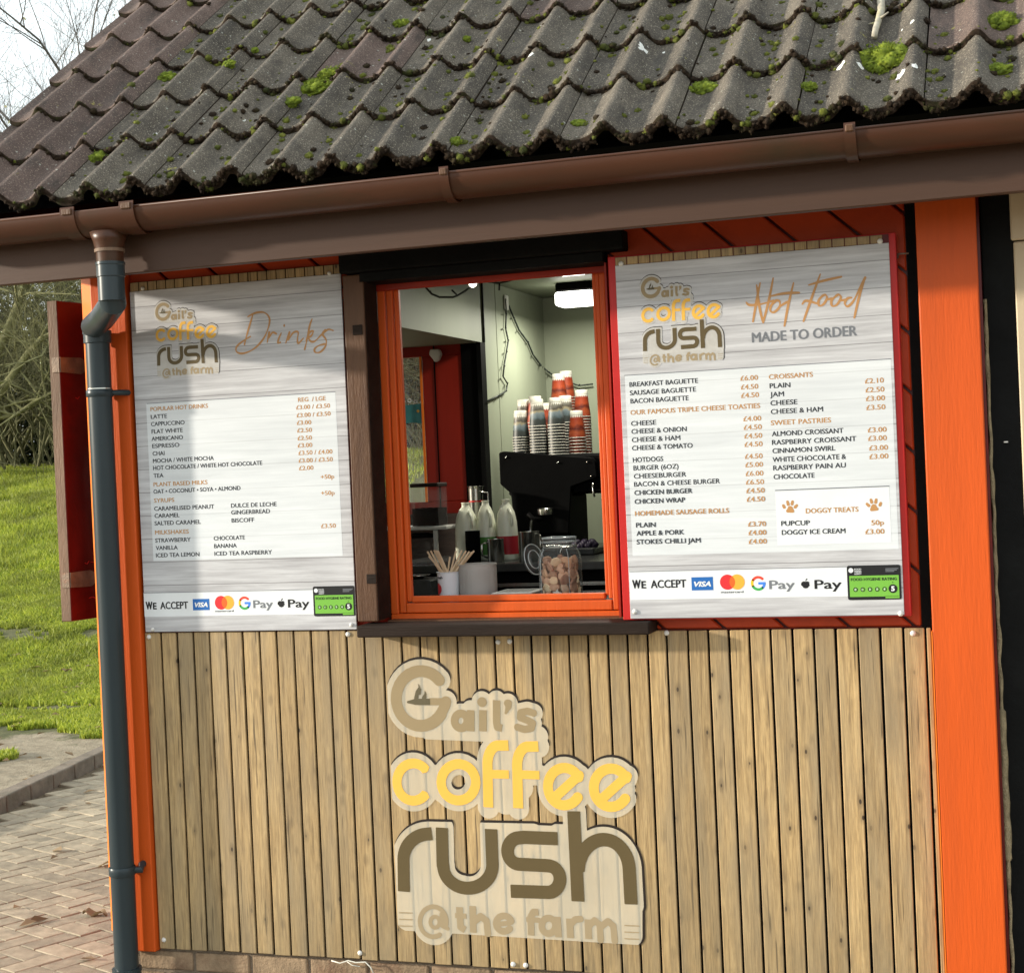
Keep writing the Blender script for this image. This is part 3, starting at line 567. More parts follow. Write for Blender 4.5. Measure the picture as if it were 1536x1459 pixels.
# ---- folded shutter on the side wall, hinge plates
shx0, shx1 = -3.284, -3.243
sh = MB(); q = [(-3.284, .05), (-3.243, .05), (-3.135, .62), (-3.176, .62)]
sh.add([(x, y, 1.257) for x, y in q] + [(x, y, 2.384) for x, y in q], [(0, 3, 2, 1), (4, 5, 6, 7), (0, 1, 5, 4), (1, 2, 6, 5), (2, 3, 7, 6), (3, 0, 4, 7)])
sh.m = [0, 0, 1, 0, 0, 0]; sho = sh.build('shutter', ['dark_red', 'shutter_edge'], kiosk, bev=.002)  # inner face painted dark for its shaded side
for zc in (px_at(90, 547, .05).z, px_at(105, 870, .05).z):
    h = MB(); d = Vector((.108, .57, 0)).normalized(); nrm = Vector((d.y, -d.x, 0)); o = Vector((-3.243, .05, zc)) + nrm * .001
    def hp(u, w_, e=0.): return tuple(o + d * u + Vector((0, 0, w_)) + nrm * e)
    P2 = [(0, -.026), (.10, -.030), (.13, -.016), (.16, -.034), (.19, -.034), (.19, -.004), (.17, .0), (.19, .008), (.19, .034), (.16, .034), (.13, .016), (.10, .028), (0, .026)]
    n = len(P2); h.add([hp(a, b) for a, b in P2] + [hp(a, b, .004) for a, b in P2], [tuple(range(n))[::-1], tuple(range(n, 2 * n))] + [(i, (i + 1) % n, (i + 1) % n + n, i + n) for i in range(n)])
    h.box(-3.272, -3.243, .0465, .0495, zc - .026, zc + .026); h.build('hinge', 'rust_metal', sho)
sc_ = MB()
for k in range(16):
    zc = random.choice([1.30, 1.42, 2.12, 2.05, 1.36]) + random.uniform(-.04, .04); u = random.uniform(.05, .3); L2 = random.uniform(.01, .05)
    p0 = o + d * u; p0.z = zc; sc_.tube([tuple(p0 + nrm * .001), tuple(p0 + d * L2 * .5 + nrm * .0012 + Vector((0, 0, random.uniform(-.006, .006)))), tuple(p0 + d * L2 + nrm * .001 + Vector((0, 0, random.uniform(-.01, .01))))], .0016, 5)
sc_.build('paint_scratches', 'red_paint', sho)

# ================================================================= ROOF
PITCH = R(37.5); U = Vector((0, math.cos(PITCH), math.sin(PITCH))); NN = Vector((0, -math.sin(PITCH), math.cos(PITCH)))
E0 = Vector((0, -.392, 2.600)); GAUGE = .318; CW = .334; JX = -.949 + .036
roof = MB(); ridge = E0 + U * (10.2 * GAUGE); a = E0 - NN * .01 + U * .06; b = ridge - NN * .01
rear = Vector((0, b.y + (b.y - a.y), a.z))
roof.add([(-3.30, a.y, a.z), (1.0, a.y, a.z), (1.0, b.y, b.z), (-3.30, b.y, b.z), (-3.30, rear.y, rear.z), (1.0, rear.y, rear.z)], [(0, 1, 2, 3), (3, 2, 5, 4), (0, 3, 4), (1, 5, 2)])
roof = roof.build('roof', 'black_timber', kiosk)
ck = [(0, 1), (.07, .93), (.13, .70), (.19, .38), (.26, .13), (.36, .02), (.46, 0), (.58, .05), (.70, .17), (.80, .38), (.88, .66), (.95, .92), (1.0001, 1)]
def hprof(x):                                # x measured from a crest, period CW/2
    s = (x / (CW / 2)) % 1.
    for (s0, h0), (s1, h1) in zip(ck[:-1], ck[1:]):
        if s0 <= s <= s1: t = (s - s0) / (s1 - s0); t = t * t * (3 - 2 * t) * .5 + t * .5; return .049 * (h0 + (h1 - h0) * t)
    return .049
TL = .40; TH = .031
def tile_mesh(name, rolls, mat, seed):
    wd = CW / 2 * rolls; nx = 14 * rolls; ys = [0, .004, .05, .12, .25, TL]; rs = random.Random(seed)
    xs = [-wd + .002 + (wd - .004) * i / nx for i in range(nx + 1)]; m = MB(); vs = []; fs = []; mi = []
    def lift(v): return .024 * (1 - v / TL)
    # surface rows: front bottom, front top, ...
    for kx, x in enumerate(xs):
        h = hprof(x + .036); jag = .004 * noise.noise((x * 60, seed * 3.1, 0)); jz = .003 * noise.noise((x * 45, seed, 5))
        if kx > nx - 2: h -= .004
        vs.append((x, -.001 + jag, h + lift(0) - .002 + jz))                      # bottom of front edge
        vs.append((x, -.004 + jag * 1.5, h + lift(0) + TH * .55))
        for v_ in ys: vs.append((x, v_, h + lift(v_) + TH - (.004 if v_ == 0 else 0)))
    c = len(ys) + 2
    for i in range(nx):
        for j in range(c - 1):
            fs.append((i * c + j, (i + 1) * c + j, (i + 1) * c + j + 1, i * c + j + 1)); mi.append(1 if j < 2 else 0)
    # right side wall and underside
    b0 = len(vs)
    for kx in (0, nx):
        for v_ in ys: vs.append((xs[kx], v_, hprof(xs[kx] + .036) + lift(v_) - (.004 if kx > nx - 2 else 0)))
    for s_, kx in ((0, 0), (1, nx)):
        for j in range(len(ys) - 1):
            q = (b0 + s_ * len(ys) + j, b0 + s_ * len(ys) + j + 1, kx * c + 2 + j + 1, kx * c + 2 + j); fs.append(q if s_ == 0 else q[::-1]); mi.append(1)
    m.v = [tuple(map(float, v)) for v in vs]; m.f = fs; m.m = mi
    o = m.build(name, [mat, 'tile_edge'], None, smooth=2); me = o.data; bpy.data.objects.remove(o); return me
TM = [tile_mesh('tile', 2, 'tile_grey', s) for s in range(4)]; TMB = [tile_mesh('tile', 2, 'tile_brown', s + 9) for s in range(2)]; TV = [tile_mesh('tile', 3, 'tile_brown', s + 20) for s in range(2)]
ncols = 6
rt = random.Random(3)
for row in range(10):
    for c in range(-6, 6):
        xj = JX + CW * c
        if xj > 1.0: continue
        verge = (c == -6)
        me = rt.choice(TV) if verge else (rt.choice(TMB) if rt.random() < .05 else rt.choice(TM))
        o = bpy.data.objects.new('tile', me); COL.objects.link(o); o.parent = roof
        p = E0 + U * (row * GAUGE + rt.uniform(-.006, .006)) + NN * rt.uniform(-.001, .002)
        o.location = Vector((xj + rt.uniform(-.001, .001), p.y, p.z)) - kiosk.location
        o.rotation_euler = (PITCH + rt.uniform(-.004, .004), rt.uniform(-.004, .004), rt.uniform(-.004, .004))
        es = o.modifiers.new('edge', 'EDGE_SPLIT'); es.split_angle = R(50)
# dark undercloak along the verge and eave
MB().add([(-3.335, E0.y + .02, E0.z - .03), (-3.29, E0.y + .02, E0.z - .03), (-3.29, ridge.y, ridge.z - .03), (-3.335, ridge.y, ridge.z - .03),
          (-3.335, E0.y + .02, E0.z + .012), (-3.29, E0.y + .02, E0.z + .012), (-3.29, ridge.y, ridge.z + .012), (-3.335, ridge.y, ridge.z + .012)],
         [(0, 3, 2, 1), (4, 5, 6, 7), (0, 1, 5, 4), (1, 2, 6, 5), (2, 3, 7, 6), (3, 0, 4, 7)]).build('barge_board', 'fascia_brown', roof)

# ---- moss
def roofpt(x, t, extra=0.):                  # point on the tile surface: x along eave, t metres up the slope
    row = math.floor(t / GAUGE); f = t - row * GAUGE; lift = .024 * (1 - f / TL) + TH
    p = E0 + U * t + NN * (hprof(x - JX + .036) + lift + extra); return Vector((x, p.y, p.z))
def edgept(x, row, e=0., out=0.):            # point on the front face of a tile row
    p = E0 + U * (row * GAUGE - .005 - out) + NN * (hprof(x - JX + .036) + .024 + TH * e); return Vector((x, p.y, p.z))
def clump(mb, c, r, sub=2, seed=0, flat_=.6, rough=.22, stretch=1.):
    vs, fs = ico(sub); out = []
    for v in vs:
        q = 1 + rough * noise.noise(v * 2.2 + Vector((seed, 0, 0))) + rough * .7 * noise.noise(v * 6 + Vector((0, seed, 0))) + (rough * .35 * noise.noise(v * 15 + Vector((0, 0, seed))) if sub > 2 else 0)
        w_ = Vector((v.x * stretch, v.y, v.z)) * q * r; out.append(c + Vector((w_.x, 0, 0)) + U * w_.y + NN * (w_.z * flat_))
    mb.add(out, fs)
    n_s = int(26 * min(3., (r / .008)) ** 2) if r < .03 else 900; ctr = c; sl = .0022 + r * .10; sp_v = []; sp_f = []
    for k in range(n_s):
        o_ = out[rs_.randrange(len(out))]; dr = (o_ - ctr).normalized(); dr = (dr + Vector((rs_.gauss(0, .35), rs_.gauss(0, .35), rs_.gauss(0, .35)))).normalized(); sd_ = dr.cross(Vector((rs_.gauss(0, 1), rs_.gauss(0, 1), rs_.gauss(0, 1)))).normalized() * sl * .35
        o2 = o_ + Vector((rs_.gauss(0, 1), rs_.gauss(0, 1), rs_.gauss(0, 1))) * r * .12; j = len(sp_v); sp_v += [o2 - sd_ - dr * sl * .4, o2 + sd_ - dr * sl * .4, o2 + dr * sl * rs_.uniform(.5, 1.3)]; sp_f.append((j, j + 1, j + 2))
    mb.add(sp_v, sp_f)
rs_ = random.Random(99)
mg, md_ = MB(), MB(); rm = random.Random(11)
for row in range(0, 7):
    x = -3.3
    while x < .5:
        x += rm.expovariate(1 / .013)
        n_ = noise.noise((x * 2.3, row * 5., 0)); h = hprof(x - JX + .036)
        if x < -2.75 and rm.random() < .8: continue
        if n_ < -.2 and rm.random() < .6: continue
        low = h < .02; r_ = rm.uniform(.004, .0095) * (1.45 if low else 1.)
        dst = mg if rm.random() < ((.62 if low else .26) if row else (.36 if low else .18)) else md_
        clump(dst, edgept(x, row, rm.uniform(.1, 1.05), rm.uniform(-.006, .006)), r_, 2 if r_ > .011 else 1, rm.random() * 90, .85, .4)
        if low and row and rm.random() < .35: clump(mg, edgept(x + rm.uniform(-.015, .015), row, -.15, .01), r_ * rm.uniform(1., 1.8), 2, rm.random() * 90, .75, .35)
for k in range(3400):                                     # in the pans and beside the joints
    x = rm.uniform(-3.0, .5); t = rm.uniform(0, 7 * GAUGE)
    if hprof(x - JX + .036) > .014 and rm.random() < .8: continue
    if noise.noise((x * 3, t * 3, 7)) < 0. and rm.random() < .6: continue
    clump(mg if rm.random() < .75 else md_, roofpt(x, t, .001), rm.choice((rm.uniform(.003, .008), rm.uniform(.004, .015))), 1 if rm.random() < .5 else 2, rm.random() * 90, .7, .35)
tag(mg.build('moss', 'moss', None, smooth=True), 'small green tufts of moss dotted over the roof tiles', 'moss', kind='stuff')
for row in range(0, 7):                                   # brown matted growth hanging from the tile edges
    x = -3.3
    while x < .55:
        x += rm.uniform(.004, .009)
        if x < -2.75 and rm.random() < .5: continue
        clump(md_, edgept(x, row, rm.uniform(0, .95), rm.uniform(-.002, .005)), rm.uniform(.0045, .0095), 1, rm.random() * 90, 1., .6)
tag(md_.build('dead_moss', 'moss_dark', None, smooth=True), 'dark brown matted moss hanging from the front edges of the tiles', 'moss', kind='stuff')
# clumps on gutter level omitted; bigger cushions as things
def roofpx(px, py):                          # pixel -> (x, t) on the mean tile plane
    r = Vector(RC.T @ np.array([(px - PCX) / FP, (py - PCY) / FP, 1.])); C_ = Vector(CAM); P0 = E0 + NN * .045
    k = NN.dot(P0 - C_) / NN.dot(r); p = C_ + r * k; return p.x, (p - P0).dot(U)
cush = [(1332, 92, .055, 1.35, 'largest bright green moss cushion, at the foot of the bleached stick'),
        (470, 134, .038, 1.5, 'long bright moss cushion high on the roof left of the middle'),
        (497, 119, .028, 1.3, 'bright moss mound touching the upper right end of the long moss cushion'),
        (440, 164, .023, 1., 'round smooth moss ball just below the long moss cushion'),
        (350, 115, .018, 1., 'round moss ball on a tile roll midway up the left half of the roof'),
        (384, 84, .014, 1., 'small round moss ball above and right of the moss ball on a roll'),
        (250, 118, .026, 1.2, 'yellow-topped moss cushion near the brown tiles at the left'),
        (147, 237, .026, 1., 'dark green moss mound on the second tile row near the left end'),
        (602, 40, .021, 1.3, 'elongated moss cushion on a tile edge, top middle of the roof'),
        (685, 222, .018, 1., 'ragged moss mound in the lowest tile row above the middle gutter bracket'),
        (1055, 133, .026, 1.3, 'green moss cushion wedged under the second tile row right of the middle'),
        (867, 190, .016, 1.5, 'flat oval moss pad beside the pinkish chipped tile patch'),
        (1495, 110, .022, 1.6, 'flat oval moss pad beside the right edge of the photo'),
        (1500, 40, .034, 1.2, 'yellow-green moss mound at the upper right corner of the roof'),
        (1213, 135, .02, 1., 'moss mound hugging the tile joint left of the bleached stick'),
        (700, 65, .015, 1., 'small moss tuft in a tile hollow near the top centre of the roof')]
for i, (px, py, r_, st, lab) in enumerate(cush):
    x, t = roofpx(px, py); m = MB(); c = roofpt(x, t, .002); r_ *= 1.12; clump(m, c, r_, 5 if r_ > .03 else 4, i * 7.3, .62, .34, st)
    for k in range(int(r_ * 500)):
        a = rm.uniform(0, 6.28); q = rm.uniform(.4, 1.) * r_; clump(m, c + Vector((math.cos(a) * q * st, 0, 0)) + U * (math.sin(a) * q) + NN * (.62 * math.sqrt(max(0, r_ * r_ - q * q)) * .8), rm.uniform(.22, .42) * r_, 2, rm.random() * 50, .7, .4)
    tag(m.build('moss_cushion', 'moss_bright', None, smooth=True, loc=tuple(c)), lab, 'moss cushion', 'moss cushions on the roof')
# bleached stick on the tiles
m = MB(); sp = [(1325, -25), (1322, 5), (1323, 25), (1319, 42), (1315, 58), (1313, 72)]
pp = [];
for k, (a, b) in enumerate(sp): x, t = roofpx(a, b); pp.append(roofpt(x, t, .012))
x0s = pp[-1].x; zt = pp[-1]
pp = [Vector((p.x, p.y, p.z)) + NN * .014 for p in pp]
m.tube(pp, [.013, .012, .0115, .010, .0095, .009], 9); m.tube([pp[3], pp[3] + Vector((.03, 0, 0)) + NN * .02], [.006, .002], 6); m.tube([pp[3] + U * -.02, pp[3] + Vector((-.028, 0, 0)) - U * .02], [.005, .002], 6)
tag(m.build('stick', 'lichen_stick', None, smooth=True), 'bleached lichened stick lying down the tiles above the largest moss cushion', 'stick')
# bird droppings
m = MB()
for (a, b, r_) in ((408, 118, .016), (235, 205, .02), (966, 86, .024), (995, 78, .010), (800, 102, .016), (643, 60, .014), (1263, 107, .022), (1292, 112, .014), (1295, 95, .008), (1352, 125, .022), (1374, 124, .014), (1355, 55, .016), (368, 185, .008), (842, 10, .012), (1370, 58, .012)):
    x, t = roofpx(a, b); n = 14; vs = [tuple(roofpt(x, t, .0025))]; st = 1.7
    for k in range(n):
        an = 2 * math.pi * k / n; q = r_ * (.75 + .5 * noise.noise((k * .9, a, 0))) * .8; vs.append(tuple(roofpt(x + q * math.cos(an), t + q * st * math.sin(an), .0012)))
    m.add(vs, [(0, 1 + k, 1 + (k + 1) % n) for k in range(n)])
tag(m.build('bird_droppings', 'splat', None), 'white bird droppings splashed on the roof tiles', 'droppings', kind='stuff')

# ================================================================= LOGO (drawn once, reused smaller on both menu boards)
LS = 1345 / 460.
def lz(a, b): p = at(540 + a / LS, 960 + b / LS, 0.); return (p[0], p[2])
LC = lz(680, 700); KX = (lz(1245, 700)[0] - lz(115, 700)[0]) / 1130.
def LP(pts): return [(lambda q: (q[0] - LC[0], q[1] - LC[1]))(lz(a, b)) for a, b in pts]
def A(cx, cy, rx, ry, a0, a1, n=26): return [(cx + rx * math.cos(R(a0 + (a1 - a0) * i / n)), cy - ry * math.sin(R(a0 + (a1 - a0) * i / n))) for i in range(n + 1)]
ST = {}
ST['g'] = [(A(268, 254, 108, 120, 42, 325), 50, 0), ([(356, 322), (374, 285), (378, 268)], 46, 0), ([(310, 268), (384, 268)], 30, 0)]
ST['flame'] = [([(212, 270), (240, 269)], [10, 24], 0), ([(240, 269), (308, 269)], [26, 28], 1), ([(248, 252), (252, 225), (262, 205)], [18, 14, 6], 0), ([(262, 205), (256, 190)], [6, 2], 0), ([(262, 232), (266, 212)], [12, 6], 0), ([(282, 252), (288, 236), (286, 222)], [18, 10, 3], 0)]
ST['ails'] = [(A(444, 352, 28, 32, 0, 360), 34, 0), ([(487, 305), (487, 398)], 33, 1), ([(540, 305), (540, 398)], 34, 1), (A(536, 270, 1, 1, 0, 360, 4), 40, 0),
              ([(600, 262), (600, 360), (604, 380), (624, 384)], 32, 1), ([(650, 277), (652, 290), (640, 318)], [36, 26, 10], 0),
              ([(762, 318), (735, 310), (706, 316), (704, 338), (735, 350), (758, 362), (752, 384), (722, 390), (692, 380)], 30, 0)]
ST['coffee'] = [(A(235, 620, 72, 82, 38, 322), 42, 1), (A(433, 621, 76, 80, 0, 360), 42, 0),
                ([(564, 731), (560, 540)] + A(608, 540, 48, 80, 180, 95, 10) + [(652, 460)], 44, 1), ([(560, 585), (654, 587)], 36, 1),
                ([(695, 735), (690, 545)] + A(738, 545, 48, 80, 180, 95, 10) + [(783, 464)], 44, 1), ([(690, 587), (788, 590)], 36, 1),
                (A(897, 640, 72, 82, 30, 325), 42, 0), ([(862, 682), (962, 590)], 40, 0), (A(1102, 645, 76, 84, 30, 325), 42, 0), ([(1066, 690), (1172, 594)], 40, 0)]
ST['rush'] = [([(194, 1100), (192, 960)] + A(300, 960, 108, 112, 180, 96, 14) + [(317, 846)], 55, 1),
              ([(360, 820), (364, 985)] + A(474, 985, 108, 100, 180, 360, 26) + [(576, 826)], 55, 1),
              ([(868, 868), (720, 862)] + A(700, 922, 52, 58, 90, 270, 20) + [(820, 986)] + A(826, 1045, 52, 58, 90, -90, 20) + [(662, 1098)], 55, 1),
              ([(938, 748), (957, 1143)], 55, 1), (A(1070, 1010, 112, 138, 180, 0, 26) + [(1190, 1156)], 55, 1)]
_f = [(A(322, 1232, 58, 66, 300, -10, 30), 20, 0), (A(330, 1234, 20, 24, 0, 360), 17, 0), ([(358, 1200), (362, 1250), (385, 1262)], 18, 0),
      ([(437, 1168), (442, 1255), (462, 1268)], 30, 1), ([(418, 1205), (468, 1208)], 22, 1), ([(495, 1163), (498, 1280)], 30, 1), ([(505, 1228), (530, 1208), (556, 1228), (562, 1284)], 29, 0),
      (A(632, 1240, 34, 34, 20, 320), 28, 0), ([(604, 1244), (662, 1236)], 20, 0),
      ([(752, 1292), (750, 1212), (762, 1190), (784, 1190)], 29, 1), ([(730, 1222), (790, 1226)], 22, 1), (A(828, 1250, 30, 34, 0, 360), 28, 0), ([(866, 1210), (872, 1300)], 29, 1),
      ([(920, 1218), (924, 1304)], 30, 1), ([(928, 1240), (945, 1222), (968, 1220)], 27, 0),
      ([(1000, 1222), (1004, 1308)], 29, 1), ([(1008, 1246), (1030, 1226), (1052, 1244), (1056, 1312)], 27, 0), ([(1062, 1250), (1088, 1230), (1112, 1250), (1118, 1316)], 27, 0)]
ST['farm'] = _f
ST['bars'] = [([(172, 1192 + 29 * i), (232, 1194 + 29 * i)], 5, 1) for i in range(3)] + [([(1160, 1248 + 29 * i), (1226, 1251 + 29 * i)], 5, 1) for i in range(3)]
H = KX * 2.6; bb = dict(x0=-.43, x1=.43, z0=-.52, z1=.50)
def layer(keys, grow=0., extra=None):
    s = SDF(-.42, .42, -.52, .50, H)
    for k in keys:
        for pts, wd, fc in ST[k]:
            wd2 = [q * KX + grow for q in wd] if hasattr(wd, '__len__') else wd * KX + grow
            s.stroke(LP(pts), wd2, bool(fc) and grow == 0)
    if extra:
        for pts, wd in extra: s.stroke(LP(pts), wd * KX)
    return s
G = 50 * KX
halo = layer(['g', 'ails', 'coffee'], G, [([(270, 250), (270, 260)], 200), ([(300, 385), (700, 400)], 95), ([(420, 330), (760, 345)], 60), ([(600, 400), (780, 420)], 90), ([(620, 520), (640, 700)], 120), ([(740, 440), (745, 560)], 110), ([(240, 620), (290, 630)], 120), ([(900, 640), (950, 640)], 120),
              ([(1110, 650), (1150, 650)], 110), ([(330, 560), (345, 690)], 30), ([(650, 640), (700, 640)], 120), ([(1000, 600), (1010, 700)], 40)])
lower = layer(['rush', 'farm'], G, [([(270, 930), (270, 1200)], 150), ([(230, 1130), (640, 1150)], 150), ([(330, 1030), (345, 1150)], 140), ([(600, 1060), (620, 1180)], 150), ([(700, 1140), (1150, 1190)], 150), ([(740, 890), (880, 900)], 110), ([(700, 1040), (800, 1050)], 130), ([(880, 870), (900, 1150)], 130),
              ([(1075, 960), (1080, 1200)], 210), ([(210, 1080), (210, 1215)], 112), ([(1188, 1140), (1188, 1290)], 98), ([(230, 1230), (1160, 1285)], 110), ([(250, 860), (330, 850)], 90), ([(600, 850), (760, 860)], 110), ([(635, 1000), (640, 1100)], 90)])
_zx = lambda X: 680 + X / KX
line = lambda a_, b_, c_, d_: (lambda p, q: (lower.Z - (p[1] + (lower.X - p[0]) * (q[1] - p[1]) / (q[0] - p[0]))))(*LP([(a_, b_), (c_, d_)]))
ats = np.hypot(lower.X - LP([(322, 1240)])[0][0], lower.Z - LP([(322, 1240)])[0][1]) - 92 * KX
lower.d = np.maximum(lower.d, -np.maximum(line(150, 1268, 1250, 1336), -9)); lower.d = np.minimum(lower.d, np.maximum(ats, line(150, 1200, 1250, 1270)))
lower.d = np.maximum(lower.d, np.where(_zx(lower.X) < 884, line(150, 790, 1250, 812), -9.)); lower.d = np.maximum(lower.d, _zx(-lower.X) * 0 + (_zx(lower.X) - 1243) * KX)
halo.d = np.minimum(halo.d, lower.d)
halo.cut(*LP([(433, 621)])[0], 27 * KX)
inner_u = SDF(-.42, .42, -.52, .50, H); inner_u.stroke(LP([(470, 700), (472, 830), (476, 975)]), 112 * KX)
halo.d = np.maximum(halo.d, -np.where(halo.Z < LP([(470, 752)])[0][1], inner_u.d, 1.))
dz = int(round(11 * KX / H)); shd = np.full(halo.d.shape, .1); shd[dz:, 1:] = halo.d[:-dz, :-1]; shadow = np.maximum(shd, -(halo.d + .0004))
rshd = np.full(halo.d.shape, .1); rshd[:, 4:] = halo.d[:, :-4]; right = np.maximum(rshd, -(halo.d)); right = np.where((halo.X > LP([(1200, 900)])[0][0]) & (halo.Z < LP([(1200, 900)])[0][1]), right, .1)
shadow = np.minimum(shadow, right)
LAY = []
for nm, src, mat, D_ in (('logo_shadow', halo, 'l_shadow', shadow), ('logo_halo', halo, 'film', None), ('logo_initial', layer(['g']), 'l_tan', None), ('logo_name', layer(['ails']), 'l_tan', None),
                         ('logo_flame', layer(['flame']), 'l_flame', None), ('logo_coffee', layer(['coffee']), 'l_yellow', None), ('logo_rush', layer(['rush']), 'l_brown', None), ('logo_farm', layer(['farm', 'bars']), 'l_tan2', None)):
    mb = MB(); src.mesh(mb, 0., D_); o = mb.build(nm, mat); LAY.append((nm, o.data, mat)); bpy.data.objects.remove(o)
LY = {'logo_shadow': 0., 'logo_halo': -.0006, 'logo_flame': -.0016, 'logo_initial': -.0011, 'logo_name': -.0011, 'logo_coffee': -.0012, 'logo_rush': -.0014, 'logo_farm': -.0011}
def place_logo(parent, X, Y, Z, sc, film=None, tint=None):
    for nm, me, mat in LAY:
        if film and nm == 'logo_halo': me = me.copy(); me.materials[0] = MATS[film]
        if tint and nm in tint: me = me.copy(); me.materials[0] = MATS[tint[nm]]
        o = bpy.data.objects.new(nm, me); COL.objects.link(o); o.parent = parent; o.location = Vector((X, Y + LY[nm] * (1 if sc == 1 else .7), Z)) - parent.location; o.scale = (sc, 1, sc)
logo = empty('logo_decal', (LC[0], 0, LC[1]), "large Gail's coffee rush @the farm logo stuck on the slatted front below the window", 'logo')
place_logo(logo, LC[0], -.0016, LC[1], 1.)

# ================================================================= MENU BOARDS
class Sign:
    def __init__(s, root, Y): s.root = root; s.Y = Y; s.mbs = {}
    def mb(s, name, mat): return s.mbs.setdefault((name, mat), MB())
    def frame(s, org, sc): s.o = org; s.s = sc
    def w(s, a, b): p = at(s.o[0] + a / s.s, s.o[1] + b / s.s, s.Y); return p[0], p[2]
    def t(s, str_, a0, a1, b, cap=.0145, col='p_dark', name='menu_text', bold=.012, lift=.0006, shear=0.):
        x0, z = s.w(a0, b); x1 = s.w(a1, b)[0] if a1 is not None else None
        s.k = getattr(s, 'k', 0) + 1; text_into(s.mb((name if col != 'p_gold' or name != 'menu_text' else 'menu_heading') + '#%d' % s.k, col), str_, x0, x1, z, cap, s.Y - lift, bold=bold, shear=shear)
    def quad(s, pts, name, col, lift):
        P_ = [s.w(*q) for q in pts]; x0 = (P_[0][0] + P_[3][0]) / 2; x1 = (P_[1][0] + P_[2][0]) / 2; z1 = (P_[0][1] + P_[1][1]) / 2; z0 = (P_[2][1] + P_[3][1]) / 2
        s.mb(name, col).add([(x0, s.Y - lift, z0), (x1, s.Y - lift, z0), (x1, s.Y - lift, z1), (x0, s.Y - lift, z1)], [(0, 1, 2, 3)]); return x0, x1, z0, z1
    def sdf(s, f, x0, x1, z0, z1, h, name, col, lift): d = SDF(x0, x1, z0, z1, h); f(d); d.mesh(s.mb(name, col), s.Y - lift)
    def done(s):
        for (n, m), mb in s.mbs.items():
            if mb.f: mb.build(n.split('#')[0], m, s.root)
def payments(S_, A0, WE, VISA, MC, GG, GP, AP, PY_, LB, cap, r, strip):
    """white strip with the accepted cards, and the green rating label"""
    S_.quad(strip, 'payment_strip', 'p_white', .0004)
    x0, z = S_.w(*strip[0]); 
    S_.quad([(strip[0][0], strip[0][1] - 1), (strip[1][0], strip[1][1] - 1), (strip[1][0], strip[1][1] + 2), (strip[0][0], strip[0][1] + 2)], 'strip_line', 'p_grey', .0009)
    S_.t('W', WE[0], WE[0] + (WE[1] - WE[0]) * .15, WE[2], cap, 'p_black', 'payment_text', .03, .0009); S_.t('E', WE[0] + (WE[1] - WE[0]) * .17, WE[0] + (WE[1] - WE[0]) * .25, WE[2], cap * .86, 'p_black', 'payment_text', .03, .0009)
    S_.t('ACCEPT', WE[0] + (WE[1] - WE[0]) * .345, WE[1], WE[2] - 1, cap * .95, 'p_black', 'payment_text', .02, .0009)
    S_.quad([(VISA[0], VISA[2]), (VISA[1], VISA[2] - 3), (VISA[1], VISA[3] - 2), (VISA[0], VISA[3])], 'card_logo', 'p_blue', .0008)
    wv = VISA[1] - VISA[0]; S_.t('VISA', VISA[0] + wv * .13, VISA[1] - wv * .1, VISA[3] - (VISA[3] - VISA[2]) * .30, cap * .58, 'p_white', 'card_text', .045, .0013, .25)
    (c0x, c0z), (c1x, c1z) = S_.w(*MC[0]), S_.w(*MC[1]); rr = r; x_ = (c0x - rr * 1.3, c1x + rr * 1.3, min(c0z, c1z) - rr * 1.3, max(c0z, c1z) + rr * 1.3)
    S_.sdf(lambda d: d.disc(c0x, c0z, rr), *x_, .0012, 'card_logo', 'p_red', .0008); S_.sdf(lambda d: d.disc(c1x, c1z, rr), *x_, .0012, 'card_logo', 'p_yellow', .0010)
    d = SDF(*x_, .0012); d.disc(c0x, c0z, rr); e = d.d.copy(); d.d[:] = 9; d.disc(c1x, c1z, rr); d.mesh(S_.mb('card_logo', 'p_mid'), S_.Y - .0012, np.maximum(e, d.d))
    S_.t('mastercard', MC[0][0] - 32, MC[1][0] + 32, MC[2], .0062, 'p_dark', 'payment_text', .02, .0009)
    gx_, gz_ = S_.w(GG[0], GG[1]); rg = r * .80; wg = rg * .42; B = (gx_ - rg * 1.3, gx_ + rg * 1.3, gz_ - rg * 1.3, gz_ + rg * 1.3)
    for a0, a1, c in ((40, 150, 'g_red'), (150, 205, 'g_yellow'), (205, 315, 'g_green'), (315, 358, 'g_blue')): S_.sdf(lambda d: d.stroke(arc(gx_, gz_, rg, rg, a0, a1, 16), wg, True), *B, .001, 'card_logo', c, .0008)
    S_.sdf(lambda d: d.stroke([(gx_ + .0, gz_), (gx_ + rg * 1.18, gz_)], wg * .95, True), *B, .001, 'card_logo', 'g_blue', .0011)
    S_.t('Pay', GP[0], GP[1], GP[2], cap * 1.02, 'p_grey', 'payment_text', .0, .0009); S_.t('Pay', PY_[0], PY_[1], PY_[2], cap * 1.05, 'p_black', 'payment_text', .012, .0009)
    ax, az = S_.w(AP[0], AP[1]); q = r * .62
    def apple(d):
        d.stroke([(ax - q * .32, az), (ax - q * .22, az - q * .42)], [q * 1.25, q * .75]); d.stroke([(ax + q * .32, az), (ax + q * .22, az - q * .42)], [q * 1.25, q * .75]); d.stroke([(ax, az + q * .02), (ax, az - q * .4)], q * .9)
        d.cut(ax + q * 1.15, az + q * .12, q * .40); d.cut(ax, az + q * .80, q * .22); d.cut(ax, az - q * 1.12, q * .22)
        d.stroke([(ax + q * .02, az + q * .72), (ax + q * .30, az + q * 1.10)], [q * .12, q * .22])
    S_.sdf(apple, ax - q * 2, ax + q * 2, az - q * 2, az + q * 2, .0009, 'card_logo', 'p_black', .0009)
